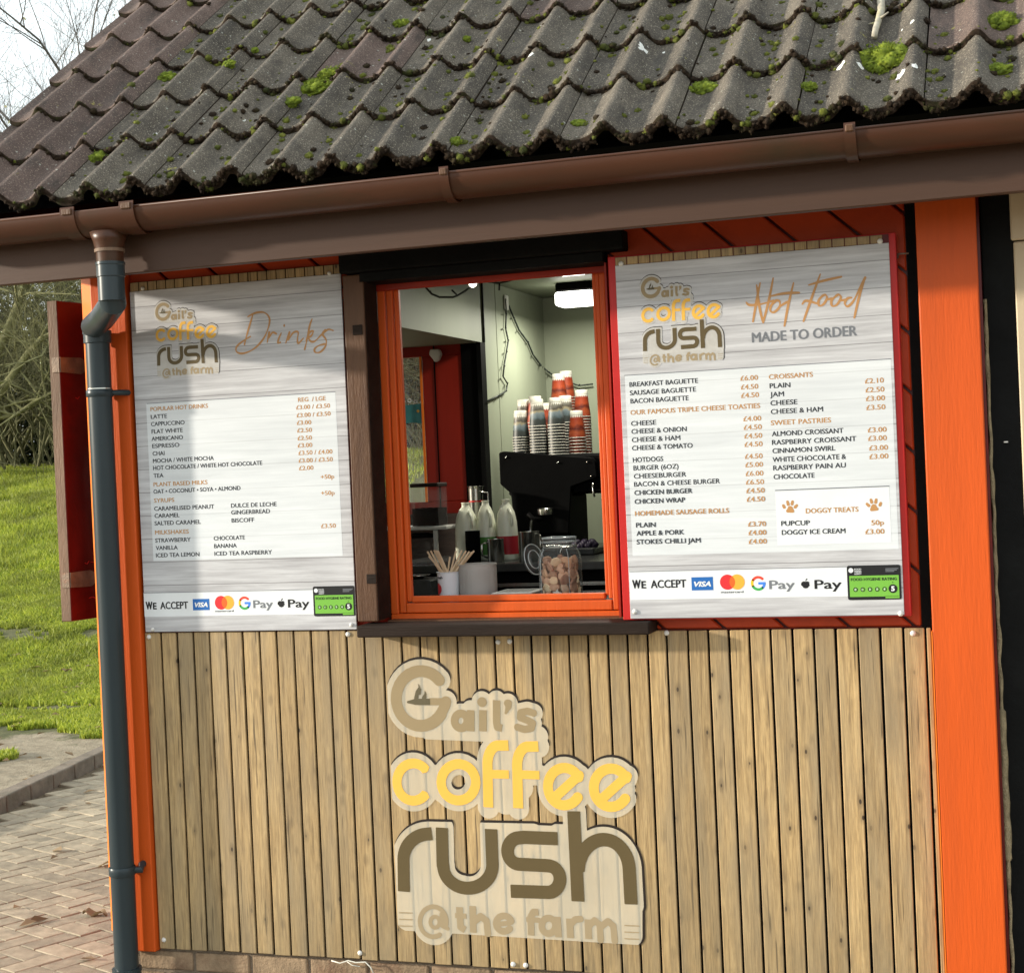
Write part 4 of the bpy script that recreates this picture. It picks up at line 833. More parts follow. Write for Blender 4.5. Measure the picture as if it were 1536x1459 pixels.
    P_ = [S_.w(*p) for p in LB]; X0 = (P_[0][0] + P_[3][0]) / 2; X1 = (P_[1][0] + P_[2][0]) / 2; Z1 = (P_[0][1] + P_[1][1]) / 2; Z0 = (P_[2][1] + P_[3][1]) / 2; W_, H_ = X1 - X0, Z1 - Z0
    S_.sdf(lambda d: d.rect(X0, X1, Z0, Z1, .006), X0 - .01, X1 + .01, Z0 - .01, Z1 + .01, .002, 'rating_label', 'p_black', .0014)
    def q4(a, b, c, e, col, lift): S_.mb('rating_label_print', col).add([(X0 + W_ * a, S_.Y - lift, Z0 + H_ * c), (X0 + W_ * b, S_.Y - lift, Z0 + H_ * c), (X0 + W_ * b, S_.Y - lift, Z0 + H_ * e), (X0 + W_ * a, S_.Y - lift, Z0 + H_ * e)], [(0, 1, 2, 3)])
    q4(.04, .96, .09, .70, 'p_green', .0018); q4(.70, .96, .035, .10, 'p_green', .0018)
    tx = S_.mb('rating_label_print', 'p_black'); text_into(tx, 'FOOD HYGIENE RATING', X0 + W_ * .07, X0 + W_ * .92, Z0 + H_ * .555, H_ * .085, S_.Y - .0022, bold=.0)
    text_into(S_.mb('rating_label_print', 'p_white'), 'FOOD', X0 + W_ * .14, X0 + W_ * .27, Z0 + H_ * .865, H_ * .05, S_.Y - .0018, bold=0); text_into(S_.mb('rating_label_print', 'p_white'), 'STANDARDS', X0 + W_ * .14, X0 + W_ * .27, Z0 + H_ * .80, H_ * .05, S_.Y - .0018, bold=0)
    text_into(S_.mb('rating_label_print', 'p_white'), 'AGENCY', X0 + W_ * .14, X0 + W_ * .27, Z0 + H_ * .735, H_ * .05, S_.Y - .0018, bold=0); q4(.72, .96, .88, .90, 'p_grey', .0018); q4(.72, .93, .84, .86, 'p_grey', .0018); q4(.72, .88, .80, .82, 'p_grey', .0018)
    BX = (X0, X1, Z0, Z1, .0012)
    S_.sdf(lambda d: d.disc(X0 + W_ * .075, Z0 + H_ * .86, H_ * .07), *BX, 'rating_label_print', 'p_white', .0018)
    for k in range(5):
        cx = X0 + W_ * (.15 + .135 * k); S_.sdf(lambda d: d.stroke(arc(cx, Z0 + H_ * .30, H_ * .055, H_ * .055, 0, 360, 14), H_ * .022), *BX[:4], .0009, 'rating_label_print', 'p_black', .0021)
        text_into(S_.mb('rating_label_print', 'p_white'), str(k), cx - H_ * .025, None, Z0 + H_ * .27, H_ * .065, S_.Y - .0023, bold=0)
    S_.sdf(lambda d: d.disc(X0 + W_ * .845, Z0 + H_ * .31, H_ * .125), *BX, 'rating_label_print', 'p_black', .0023); text_into(S_.mb('rating_label_print', 'p_white'), '5', X0 + W_ * .815, X0 + W_ * .875, Z0 + H_ * .245, H_ * .14, S_.Y - .0027, bold=.05)
    S_.mb('rating_label_print', 'p_black').add([(X0 + W_ * .83, S_.Y - .0022, Z0 + H_ * .50), (X0 + W_ * .845, S_.Y - .0022, Z0 + H_ * .47), (X0 + W_ * .86, S_.Y - .0022, Z0 + H_ * .50)], [(0, 1, 2)])

# ---- drinks board
Y1 = -.008
dx0 = (at(196, 437, Y1)[0] + at(216.7, 948, Y1)[0]) / 2; dx1 = (at(511, 411, Y1)[0] + at(534.8, 944, Y1)[0]) / 2
dzt = (at(196, 437.4, Y1)[2] + at(511.5, 411, Y1)[2]) / 2; dzb = (at(216.7, 948, Y1)[2] + at(534.8, 944, Y1)[2]) / 2; dzs = at(196, 424, Y1)[2]
dsg = empty('drinks_menu_board', ((dx0 + dx1) / 2, Y1, dzb), 'left menu board headed Drinks, listing hot drinks, plant milks, syrups and milkshakes', 'menu board')
MB().box(dx0, dx1, Y1, -.001, dzb, dzt).build('panel', 'sign_print', dsg, bev=.001)
hd = MB().box(dx0, dx1, -.003, .0115, dzt, dzs).build('header_strip', 'black', dsg)
x = dx0 + .002; 
while x < dx1 - .02: MB().box(x, min(x + .031, dx1), -.0065, -.003, dzt + .001, dzs - .001).build('plank', 'slat_wood', hd, bev=.001, loc=(x, 0, dzt)); x += .0345
sg = Sign(dsg, Y1); sg.frame((190, 570), 1384 / 370)
sg.quad([(112, 128), (1172, 66), (1212, 985), (148, 1015)], 'price_list_panel', 'sign_light', .0003)
sg.quad([(112, 128), (1172, 66), (1172, 70), (112, 132)], 'panel_top_line', 'p_grey', .0006)  # thin dark printed line along the panel's top edge
for s_, a, b, c in (('LATTE', 137, 227, 218), ('CAPPUCCINO', 138, 326, 259), ('FLAT WHITE', 141, 315, 301), ('AMERICANO', 141, 317, 341), ('ESPRESSO', 145, 297, 382), ('CHAI', 147, 213, 424), ('MOCHA / WHITE MOCHA', 149, 490, 465),
                    ('HOT CHOCOLATE / WHITE HOT CHOCOLATE', 150, 762, 505), ('TEA', 152, 207, 548), ('OAT • COCONUT • SOYA • ALMOND', 152, 640, 637), ('CARAMELISED PEANUT', 156, 492, 733), ('DULCE DE LECHE', 587, 842, 716),
                    ('CARAMEL', 158, 297, 773), ('GINGERBREAD', 588, 805, 754), ('SALTED CARAMEL', 158, 417, 815), ('BISCOFF', 590, 716, 799), ('STRAWBERRY', 162, 360, 911), ('CHOCOLATE', 490, 664, 899), ('VANILLA', 165, 287, 953),
                    ('BANANA', 492, 618, 942), ('ICED TEA LEMON', 166, 409, 994), ('ICED TEA RASPBERRY', 494, 816, 985)): sg.t(s_, a, b, c)
for s_, a, b, c in (('POPULAR HOT DRINKS', 135, 457, 175), ('PLANT BASED MILKS', 152, 454, 597), ('SYRUPS', 155, 268, 687), ('MILKSHAKES', 161, 349, 866), ('REG  / LGE', 963, 1117, 123), ('£3.00 / £3.50', 952, 1142, 166), ('£3.00 / £3.50', 955, 1145, 210),
                    ('£3.00', 956, 1036, 252), ('£2.50', 958, 1040, 295), ('£2.50', 960, 1040, 338), ('£3.00', 961, 1042, 379), ('£3.50 / £4.00', 965, 1155, 421), ('£3.00 / £3.50', 966, 1157, 464), ('£2.00', 968, 1048, 506),
                    ('+50p', 1090, 1165, 555), ('+50p', 1092, 1167, 646), ('£3.50', 1092, 1174, 830)): sg.t(s_, a, b, c, col='p_gold')
payments(sg, None, (110, 345, 1285), (372, 465, 1228, 1291), ((530, 1248), (568, 1247), 1300), (662, 1250), (713, 820, 1278), (868, 1253), (908, 1025, 1275), [(1045, 1157), (1280, 1152), (1283, 1320), (1052, 1325)], .0265, .0232, [(95, 1195), (1046, 1172), (1050, 1310), (102, 1330)])
def script(sg_, strokes, wd, pad=.02, col='p_gold', name='script_heading'):
    P_ = [[sg_.w(*q) for q in spline(st, 8)] for st in strokes]; xs = [q[0] for s in P_ for q in s]; zs = [q[1] for s in P_ for q in s]
    d = SDF(min(xs) - pad, max(xs) + pad, min(zs) - pad, max(zs) + pad, .0013)
    for s in P_: d.stroke(s, [wd * (.65 + .5 * abs(math.sin(i * .17))) for i in range(len(s))])
    d.mesh(sg_.mb(name, col), sg_.Y - .0006)
sg.frame((180, 380), 1536 / 380)
script(sg, [[(805, 375), (785, 440), (768, 500), (755, 552)], [(775, 385), (820, 362), (870, 358), (903, 385), (905, 430), (880, 500), (840, 555), (790, 592), (740, 607), (708, 597), (706, 570), (735, 540), (790, 505)],
            [(893, 540), (905, 478), (905, 510), (925, 480), (948, 488)], [(978, 483), (962, 520), (958, 545), (972, 540)], [(996, 432), (996, 440)], [(1005, 545), (1028, 478), (1020, 525), (1050, 482), (1080, 478), (1076, 520), (1082, 545), (1112, 515)],
            [(1165, 398), (1150, 440), (1135, 520), (1120, 582)], [(1128, 530), (1150, 480), (1172, 472), (1160, 500), (1135, 512)], [(1140, 512), (1160, 535), (1185, 530), (1225, 490), (1262, 462), (1292, 468)],
            [(1245, 462), (1228, 490), (1250, 525), (1245, 565), (1215, 598), (1185, 600), (1180, 580), (1205, 560), (1240, 550)]], .0062)
sg.done()
lx0, lx1 = at(232, 500, Y1)[0], at(330.4, 500, Y1)[0]; lsc = (lx1 - lx0) / (1130 * KX); ltop = at(247, 450.5, Y1)[2]
place_logo(dsg, (lx0 + lx1) / 2, Y1 - .0006, ltop - lsc * (lz(250, 75)[1] - LC[1]), lsc, 'film_sign', {'logo_initial': 'l_tan2', 'logo_name': 'l_tan', 'logo_coffee': 'l_gold'} if 'l_gold' in MATS else None)
for q in ((214, 433), (494, 410), (229, 944), (527, 937)): screw(*q, Y1, dsg, .007)

# ---- hot food board
Y2 = -.056
hx0 = (at(922.8, 385, Y2)[0] + at(944.9, 924, Y2)[0]) / 2; hx1 = (at(1331.3, 352, Y2)[0] + at(1358, 926.7, Y2)[0]) / 2
hzs = (at(922.8, 385, Y2)[2] + at(1331, 352.5, Y2)[2]) / 2; hzb = (at(944.9, 924, Y2)[2] + at(1358, 926.7, Y2)[2]) / 2; hzt = (at(923.5, 398, Y2)[2] + at(1332, 365, Y2)[2]) / 2
hsg = empty('food_menu_board', ((hx0 + hx1) / 2, Y2, hzb), 'right menu board headed Hot Food made to order, on a red backing frame', 'menu board')
MB().box(hx0 - .024, hx1 + .019, Y2 + .006, -.002, hzb - .004, hzs + .004).build('backing_frame', 'red_paint', hsg, bev=.002)
MB().box(hx0, hx1, Y2, Y2 + .006, hzb, hzt).build('panel', 'sign_print', hsg, bev=.001)
hd = MB().box(hx0, hx1, Y2 + .003, Y2 + .006, hzt, hzs).build('header_strip', 'dark_red', hsg)
x = hx0 + .001
while x < hx1 - .02: MB().box(x, min(x + .0335, hx1), Y2 + .0005, Y2 + .003, hzt + .001, hzs - .001).build('plank', 'slat_wood', hd, bev=.001, loc=(x, 0, hzt)); x += .0363
sg = Sign(hsg, Y2); F1 = ((920, 540), 1536 / 460); F2 = ((920, 700), 1536 / 460); sg.frame(*F1)
q_ = [(55, 70), (1393, 2), (1427, 425 + 534.4), (98, 432 + 534.4)]
sg.quad(q_, 'price_list_panel', 'sign_light', .0003); sg.quad([(55, 68), (1393, 0), (1393, 4), (55, 72)], 'panel_top_line', 'p_grey', .0006)
for s_, a, b, c in (('BREAKFAST BAGUETTE', 82, 425, 135), ('SAUSAGE BAGUETTE', 84, 415, 177), ('BACON BAGUETTE', 87, 378, 218), ('CHEESE', 90, 215, 330), ('CHEESE & ONION', 92, 368, 370), ('CHEESE & HAM', 94, 336, 412), ('CHEESE & TOMATO', 95, 398, 453),
                    ('HOTDOGS', 99, 250, 512), ('BURGER (6OZ)', 102, 327, 553), ('CHEESEBURGER', 104, 366, 594), ('BACON & CHEESE BURGER', 105, 535, 634), ('PLAIN', 784, 887, 142), ('JAM', 786, 855, 185), ('CHEESE', 788, 922, 228), ('CHEESE & HAM', 790, 1051, 271),
                    ('ALMOND CROISSANT', 795, 1153, 382), ('RASPBERRY CROISSANT', 796, 1218, 425), ('CINNAMON SWIRL', 798, 1112, 467), ('WHITE CHOCOLATE &', 799, 1166, 511), ('RASPBERRY PAIN AU', 802, 1165, 553), ('CHOCOLATE', 804, 1008, 597)): sg.t(s_, a, b, c, .0150)
for s_, a, b, c in (('£6.00', 637, 725, 104), ('£4.50', 640, 726, 148), ('£4.50', 641, 730, 190), ('OUR FAMOUS TRIPLE CHEESE TOASTIES', 87, 737, 275), ('£4.00', 652, 741, 307), ('£4.50', 654, 744, 350), ('£4.50', 657, 746, 393), ('£4.50', 658, 748, 435),
                    ('£4.50', 660, 748, 495), ('£5.00', 662, 750, 537), ('£6.00', 664, 752, 581), ('£6.50', 665, 755, 624), ('CROISSANTS', 780, 1000, 97), ('£2.10', 1261, 1355, 118), ('£2.50', 1264, 1358, 163), ('£3.00', 1266, 1361, 206), ('£3.50', 1268, 1363, 251),
                    ('SWEET PASTRIES', 790, 1091, 327), ('£3.00', 1275, 1369, 363), ('£3.00', 1277, 1370, 405), ('£3.00', 1282, 1376, 453), ('£3.00', 1283, 1378, 496)): sg.t(s_, a, b, c, .0150, 'p_gold')
sg.frame(*F2)
sg.quad([(810, 115), (1383, 100), (1392, 380), (822, 392)], 'treats_panel', 'p_white', .0006); sg.quad([(810, 112), (1383, 98), (1383, 103), (810, 117)], 'panel_top_line', 'p_grey', .0010)
for s_, a, b, c in (('CHICKEN BURGER', 107, 396, 142), ('CHICKEN WRAP', 108, 360, 186), ('PLAIN', 115, 212, 304), ('APPLE & PORK', 117, 355, 345), ('STOKES CHILLI JAM', 118, 438, 388), ('PUPCUP', 842, 985, 296), ('DOGGY ICE CREAM', 845, 1163, 341)): sg.t(s_, a, b, c, .0150, lift=.0011)
for s_, a, b, c in (('£4.50', 667, 758, 132), ('£4.50', 669, 760, 175), ('HOMEMADE SAUSAGE ROLLS', 110, 580, 246), ('£3.70', 676, 765, 299), ('£4.00', 678, 767, 342), ('£4.00', 679, 769, 386), ('DOGGY TREATS', 965, 1228, 233), ('50p', 1293, 1355, 292), ('£3.00', 1263, 1358, 337)): sg.t(s_, a, b, c, .0150, 'p_gold', lift=.0011)
for cx, cy, fl in ((887, 205, 1), (1304, 196, -1)):
    X_, Z_ = sg.w(cx, cy); u = .0006
    def paw(d):
        tl = math.radians(-14 * fl)
        def p(a, b): a *= fl; return X_ + (a * math.cos(tl) - b * math.sin(tl)) * u, Z_ + (a * math.sin(tl) + b * math.cos(tl)) * u
        d.stroke([p(-10, -18), p(0, -4), p(14, -14)], [14 * u, 26 * u, 16 * u]); d.stroke([p(-10, -18), p(14, -14)], 16 * u)
        for a, b, c_, e in ((-36, 4, -30, -4), (-20, 26, -14, 14), (4, 32, 4, 20), (28, 18, 22, 8)): d.stroke([p(a, b), p(c_, e)], [13 * u, 15 * u])
    sg.sdf(paw, X_ - .035, X_ + .035, Z_ - .035, Z_ + .035, .0011, 'paw_print', 'p_gold', .0011)
payments(sg, None, (97, 365, 608), (392, 500, 553, 619), ((572, 577), (620, 576), 632), (726, 583), (783, 908, 612), (963, 588), (1010, 1142, 611), [(1168, 494), (1438, 490), (1445, 662), (1177, 667)], .0262, .0228, [(80, 515), (1168, 510), (1178, 655), (84, 660)])
sg.frame((900, 330), 1536 / 500)
sg.t('MADE TO ORDER', 702, 1185, 565, .0305, 'p_grey', 'menu_text', .012)
script(sg, [[(738, 290), (722, 370), (705, 468)], [(798, 268), (778, 370), (752, 472)], [(722, 300), (735, 400), (750, 468)], [(674, 380), (690, 392), (740, 388), (800, 372)], [(815, 372), (790, 392), (785, 418), (802, 425), (826, 402), (828, 376), (812, 370)], [(826, 400), (850, 385), (868, 375)],
            [(892, 290), (868, 390), (850, 488)], [(783, 352), (850, 338), (918, 335)], [(1015, 250), (975, 360), (938, 466)], [(962, 300), (1030, 280), (1112, 262)], [(932, 388), (950, 372), (1000, 385)],
            [(1030, 345), (1008, 370), (1010, 395), (1030, 388), (1046, 360), (1038, 345), (1025, 350)], [(1046, 368), (1066, 362)], [(1095, 345), (1068, 370), (1070, 396), (1092, 390), (1110, 358), (1100, 344), (1088, 350)], [(1108, 372), (1130, 368)],
            [(1160, 358), (1140, 362), (1128, 385), (1142, 398), (1166, 376), (1190, 330), (1222, 266)], [(1222, 266), (1195, 350), (1172, 450)]], .0068)
sg.done()
lx0, lx1 = at(960.2, 480, Y2)[0], at(1088.5, 480, Y2)[0]; lsc = (lx1 - lx0) / (1130 * KX); ltop = at(980, 411.4, Y2)[2]
place_logo(hsg, (lx0 + lx1) / 2, Y2 - .0006, ltop - lsc * (lz(250, 75)[1] - LC[1]), lsc, 'film_sign')
for q in ((931.6, 395.8), (1320, 362), (952, 917), (1351, 920)): screw(*q, Y2, hsg, .008)

# ================================================================= INSIDE THE KIOSK
def span(pl_, pr_, pt_, pb_, Y):             # pixel extents at depth Y -> centre x, half width, z bottom, z top
    a = at(pl_, pb_, Y); b = at(pr_, pb_, Y); t = at((pl_ + pr_) / 2, pt_, Y); bo = at((pl_ + pr_) / 2, pb_, Y); return (a[0] + b[0]) / 2, (b[0] - a[0]) / 2, bo[2], t[2]
FC = 1.285; BC = 1.375
MB().box(-2.1, -1.0, .152, .62, FC - .035, FC).build('front_counter', 'worktop', kiosk, bev=.004)
MB().box(-2.1, -1.0, .17, .58, .12, FC - .036).build('front_cabinet', 'black', kiosk)
MB().box(-2.42, -.6, .80, 1.49, BC - .03, BC).build('back_counter', 'worktop', kiosk, bev=.003)
MB().box(-2.1, -.6, 1.492, 1.9, BC - .03, BC).build('back_counter_extension', 'worktop', kiosk)
MB().box(-2.40, -.62, .84, 1.48, .12, BC - .032).build('back_cabinet', 'black', kiosk)
MB().box(-1.95, -.7, .795, .80, BC - .085, BC - .072).build('counter_rail', 'steel', kiosk)
MB().box(-2.6, -2.19, 1.44, 1.515, .12, 1.55).build('low_cabinet', 'dark_timber', kiosk, bev=.002)
# coffee machine
MY = 1.30
cm = empty('coffee_machine', (-1.85, MY, BC), 'black espresso machine behind the counter with stacks of paper cups on top', 'coffee machine')
def outl(px, Y): return [(at(a, b, Y)[0], at(a, b, Y)[2]) for a, b in px]
MT = at(800, 684, 1.42)[2]
MB().prism(outl([(748, 679), (755, 677), (888, 686), (893, 692), (896, 716), (857, 730), (853, 800), (772, 800), (766, 740), (750, 726)], MY), MY, MY + .03).build('back_panel', 'black', cm, bev=.004)
xa, xb = at(757, 700, MY)[0], at(890, 700, MY)[0] + .10
MB().box(xa, xb, MY + .032, MY + .36, MT - .16, MT).build('body', 'black', cm, bev=.01)
MB().box(at(775, 790, MY)[0], at(852, 790, MY)[0], MY + .032, MY + .30, BC, MT - .162).build('pedestal', 'black', cm, bev=.006)
MB().box(at(770, 800, MY)[0], at(900, 800, MY)[0], MY - .10, MY + .30, BC + .002, BC + .028).build('drip_tray', 'worktop', cm, bev=.004)
for a, b in ((759, 686), (837, 694), (881, 693), (887, 714)): p = at(a, b, MY); MB().lathe(p[0], MY - .003, p[2] - .003, [(.004, 0), (.004, .006)], 10).build('bolt', 'steel', cm, smooth=True)
MB().tube([tuple(at(889, 724, 1.28)), tuple(at(890, 738, 1.28)), tuple(at(892, 745, 1.28))], .004, 8).build('steam_wand', 'steel', cm, smooth=True)
MB().tube([tuple(at(870, 726, 1.34)), tuple(at(872, 742, 1.34))], .008, 8).build('spout', 'black', cm, smooth=True)
m = MB(); rq = random.Random(4)
for k in range(9): 
    p = Vector(at(862 + k * 3.6, 786, 1.26)); p.z = BC + .040 + .006 * math.sin(k * 2); vs, fs = ico(2); m.add([p + v * (.016 + .006 * noise.noise(v * 2 + Vector((k, 0, 0)))) for v in vs], fs)
tag(m.build('cloth', 'p_navy', None, smooth=True, loc=tuple(at(875, 786, 1.26))), 'crumpled dark purple cloth lying on the tray right of the espresso machine', 'cloth')
MB().tube([tuple(at(a, b, 1.24)) for a, b in ((792, 770), (800, 778), (812, 779))], .009, 8).build('handle', 'black', cm, smooth=True)
MB().lathe(at(815, 770, 1.24)[0], 1.27, at(815, 772, 1.24)[2], [(.030, 0), (.032, .01), (.032, .022), (.028, .026)], 20).build('brew_head', 'steel', cm, smooth=2)
# cups (upside down, nested): every cup in a stack is a cup
CH, CRr = .098, .0345
def cup_mesh(name, mat):
    m = MB(); m.lathe(0, 0, 0, [(CRr, .004), (CRr - .0095, CH - .006)], 20, 0, False, False); m.lathe(0, 0, 0, [(CRr - .001, 0), (CRr + .0020, .0008), (CRr + .0020, .0028), (CRr, .0034)], 20, 1, True, False)
    m.lathe(0, 0, 0, [(CRr - .0098, CH - .0075), (CRr - .0085, CH - .006), (CRr - .0092, CH + .010), (CRr - .011, CH + .012)], 20, 1, False, True)
    o = m.build(name, [mat, 'cup_white'], smooth=2); me = o.data; bpy.data.objects.remove(o); return me
CB, CO = cup_mesh('cup_b', 'cup_blue'), cup_mesh('cup_o', 'cup_orange')
c8 = 1536 / 180.
stacks = [(342, 565, 1.38, 'b', 'blue patterned', 'in the leftmost front stack'), (555, 420, 1.36, 'b', 'blue patterned', 'in the second stack from the left'), (790, 400, 1.355, 'b', 'blue patterned', 'in the wide middle stack'),
          (915, 375, 1.43, 'b', 'blue patterned', 'in the stack behind the wide one'), (1060, 565, 1.38, 'o', 'orange', 'in the shortest orange stack'), (1125, 300, 1.45, 'o', 'orange', 'in the rightmost tall orange stack'),
          (830, 95, 1.50, 'o', 'orange', 'in the left one of the tallest orange stacks'), (925, 60, 1.57, 'o', 'orange', 'in the tallest orange stack at the back'), (385, 425, 1.47, 'b', 'blue patterned', 'in the back left stack'),
          (530, 380, 1.45, 'o', 'orange', 'in the orange stack behind the blue ones'), (665, 470, 1.44, 'o', 'orange', 'in the half hidden orange stack')]
for cx, ty, Y, kd, colr, where in stacks:
    p = at(740 + cx / c8, 550 + ty / c8, Y); n = max(1, min(22, int(round((p[2] - MT - CH - .01) / .0118)))); st = (p[2] - MT - CH - .012) / n
    for k in range(n + 1):
        o = bpy.data.objects.new('paper_cup', CB if kd == 'b' else CO); COL.objects.link(o); o.location = (p[0], Y, MT + .001 + k * st); o.rotation_euler = (0, 0, random.uniform(0, 6)); o.modifiers.new('edge', 'EDGE_SPLIT').split_angle = R(40)
        o_ = ['topmost', 'second', 'third', 'fourth', 'fifth', 'sixth', 'seventh', 'eighth', 'ninth', 'tenth', 'eleventh', 'twelfth', 'thirteenth', 'fourteenth', 'fifteenth', 'sixteenth', 'seventeenth', 'eighteenth', 'nineteenth', 'twentieth', 'twenty-first', 'twenty-second', 'twenty-third'][n - k]
        lab = colr.replace(' patterned', '') + ' paper cup, ' + o_ + (' ' if k == n else ' from the top ') + where
        tag(o, lab, 'paper cup', 'paper cups ' + where)
# bottles of milk
def milk(pl_, pr_, pt_, Y, lab, label):
    cx, hw, _, zt = span(pl_, pr_, pt_, 838, Y); h = zt - BC; r = hw * .98; e = empty('milk_bottle', (cx, Y, BC), lab, 'milk bottle', 'milk bottles on the back counter')
    pf = [(r * .92, 0), (r, .01), (r, h * .48), (r * .96, h * .62), (r * .80, h * .78), (r * .52, h * .89), (r * .34, h * .93), (r * .34, h * .985), (r * .38, h * .99), (r * .38, h)]
    MB().lathe(cx, Y, BC + .001, pf, 28).build('body', 'milk_plastic', e, smooth=True)
    MB().tube([(cx + r * .45, Y - r * .55, BC + h * .86), (cx + r * .78, Y - r * .75, BC + h * .74), (cx + r * .75, Y - r * .8, BC + h * .56)], .006, 8).build('handle', 'milk_plastic', e, smooth=True)
    MB().lathe(cx, Y, BC + .001, [(r * .9, .004), (r * .93, h * .34)], 28).build('milk', 'cup_white', e, smooth=2)
    if label: MB().lathe(cx, Y, BC, [(r * 1.012, h * .10), (r * 1.012, h * .40)], 28, cap0=False, cap1=False).build('label', label, e, smooth=2)
milk(685, 719, 754, 1.02, 'leftmost milk bottle, partly hidden by a black container', None)
milk(717, 746, 751, 1.03, 'middle milk bottle with a green label behind the small steel jug', 'label_green'); milk(747, 778, 749, 1.03, 'rightmost milk bottle with a red label', 'label_red')
def canister(name, pl_, pr_, pt_, Y, z0, mat, lab, cat, prof=None, hollow=True):
    cx, hw, _, zt = span(pl_, pr_, pt_, pt_, Y); h = zt - z0; pf = [(hw * a, h * b) for a, b in (prof or [(.96, 0), (1, .02), (1, .97), (1.02, .98), (1.02, 1)])]
    if hollow: pf += [(pf[-1][0] - .003, h), (pf[-1][0] - .004, h * .6)]
    o = MB().lathe(cx, Y, z0, pf, 32).build(name, mat, None, smooth=2, loc=(cx, Y, z0)); return tag(o, lab, cat), cx, hw, h
canister('black_container', 698, 719, 796, .93, BC, 'black', 'black cylindrical container in front of the leftmost milk bottle', 'container', hollow=False)
o, cx, hw, h = canister('milk_jug', 731, 755, 808, .90, BC, 'steel', 'small steel milk jug before the middle milk bottle', 'milk jug')
MB().tube([(cx - hw, .9, BC + h * .85), (cx - hw * 1.5, .88, BC + h * .8), (cx - hw * 1.5, .88, BC + h * .3), (cx - hw, .9, BC + h * .2)], .004, 8).build('handle', 'steel', o, smooth=True)
o, cx, hw, h = canister('utensil_pot', 778, 808, 797, .90, BC, 'steel', 'wide steel pot holding a spoon between the milk bottles and the glass jar', 'pot')
p1 = at(797, 781, .9); tag(MB().tube([(cx, .9, BC + .02), (p1[0], .9, p1[2])], .004, 8).build('spoon', 'steel', None, smooth=True, loc=(cx, .9, BC)), 'steel spoon standing in the wide steel pot', 'spoon')
MB().tube([(cx + hw, .9, BC + h * .9), (cx + hw * 1.3, .88, BC + h * .85), (cx + hw * 1.25, .88, BC + h * .3), (cx + hw, .9, BC + h * .2)], .004, 8).build('handle', 'steel', o, smooth=True)
o, cx, hw, h = canister('steel_flask', 702, 724, 729, 1.22, BC, 'steel', 'tall shiny steel flask behind the milk bottles', 'flask', [(1, 0), (.92, .5), (.9, .96), (1.02, 1)])
MB().lathe(cx, 1.22, BC + h * .78, [(hw * .93, 0), (hw * .93, .006)], 28).build('red_band', 'red_paint', o, smooth=2)
MB().tube([(cx + hw * .9, 1.2, BC + h * .93), (cx + hw * 1.9, 1.2, BC + h * .9), (cx + hw * 2.0, 1.2, BC + h * .6), (cx + hw * 1.0, 1.2, BC + h * .5)], .003, 8).build('handle', 'steel', o, smooth=True)
# shelf with coffee canister
SY = .98; shz = at(650, 791, SY)[2]; sx0, sx1 = at(600, 790, SY)[0], at(678, 790, SY)[0]
she = empty('counter_shelf', (sx0, SY, BC), 'white raised shelf standing on the back counter below the coffee tub', 'shelf')
MB().box(sx0 - .1, sx1, SY - .06, SY + .10, shz - .007, shz + .007).build('shelf_top', 'shelf_white', she, bev=.003)
lx = at(659, 800, SY)[0]; MB().box(lx - .007, lx + .007, SY - .05, SY - .03, BC, shz - .008).build('leg', 'shelf_white', she, bev=.002)
MB().box(sx0 - .09, sx0 - .076, SY - .05, SY - .03, BC, shz - .008).build('leg', 'shelf_white', she, bev=.002)
cx, hw, _, zt = span(624, 664, 729, 787, SY - .01); zb = shz + .0075
ct = empty('coffee_tub', (cx, SY, zb), 'square clear tub of ground coffee with a brown lid on the shelf', 'tub'); Ya, Yb = SY - .05, SY + .05
m = MB(); 
for b_ in ((cx - hw, cx + hw, Ya, Ya + .0015), (cx - hw, cx + hw, Yb - .0015, Yb), (cx - hw, cx - hw + .0015, Ya + .0016, Yb - .0016), (cx + hw - .0015, cx + hw, Ya + .0016, Yb - .0016)): m.box(b_[0], b_[1], b_[2], b_[3], zb, zt - .003)
m.build('body', 'clear_plastic', ct)
m = MB(); zc = at(644, 761, SY)[2]; gxs = np.linspace(cx - hw + .002, cx + hw - .002, 12); m.box(cx - hw + .002, cx + hw - .002, Ya + .002, Yb - .002, zb + .001, zc - .004)
for i in range(11): m.box(gxs[i], gxs[i + 1], Ya + .003, Yb - .003, zc - .006, zc - .002 + .004 * noise.noise((i * .8, 0, 0)))
m.build('ground_coffee', 'coffee', ct); MB().box(cx - hw - .003, cx + hw + .003, Ya - .003, Yb + .003, zt - .003, zt + .012).build('lid', 'dark_timber', ct, bev=.003)
cx, hw, _, zt = span(606, 624, 745, 787, SY + .01); tag(MB().lathe(cx, SY, zb, [(hw, 0), (hw, zt - zb), (hw * .8, zt - zb + .004)], 24).build('storage_jar', 'clear_plastic', None, smooth=2, loc=(cx, SY, zb)), 'cloudy storage jar left of the coffee tub on the shelf', 'jar')
cx, hw, _, zt = span(610, 654, 806, 830, .96); tb = empty('storage_tub', (cx, .96, BC), 'round see-through tub with a black lid under the white shelf', 'tub')
MB().lathe(cx, .96, BC, [(hw * .8, 0), (hw, .05), (hw, zt - BC)], 28).build('body', 'clear_plastic', tb, smooth=2); MB().lathe(cx, .96, zt, [(hw * 1.03, 0), (hw * 1.03, .01), (hw * .5, .018)], 28).build('lid', 'black', tb, smooth=2)
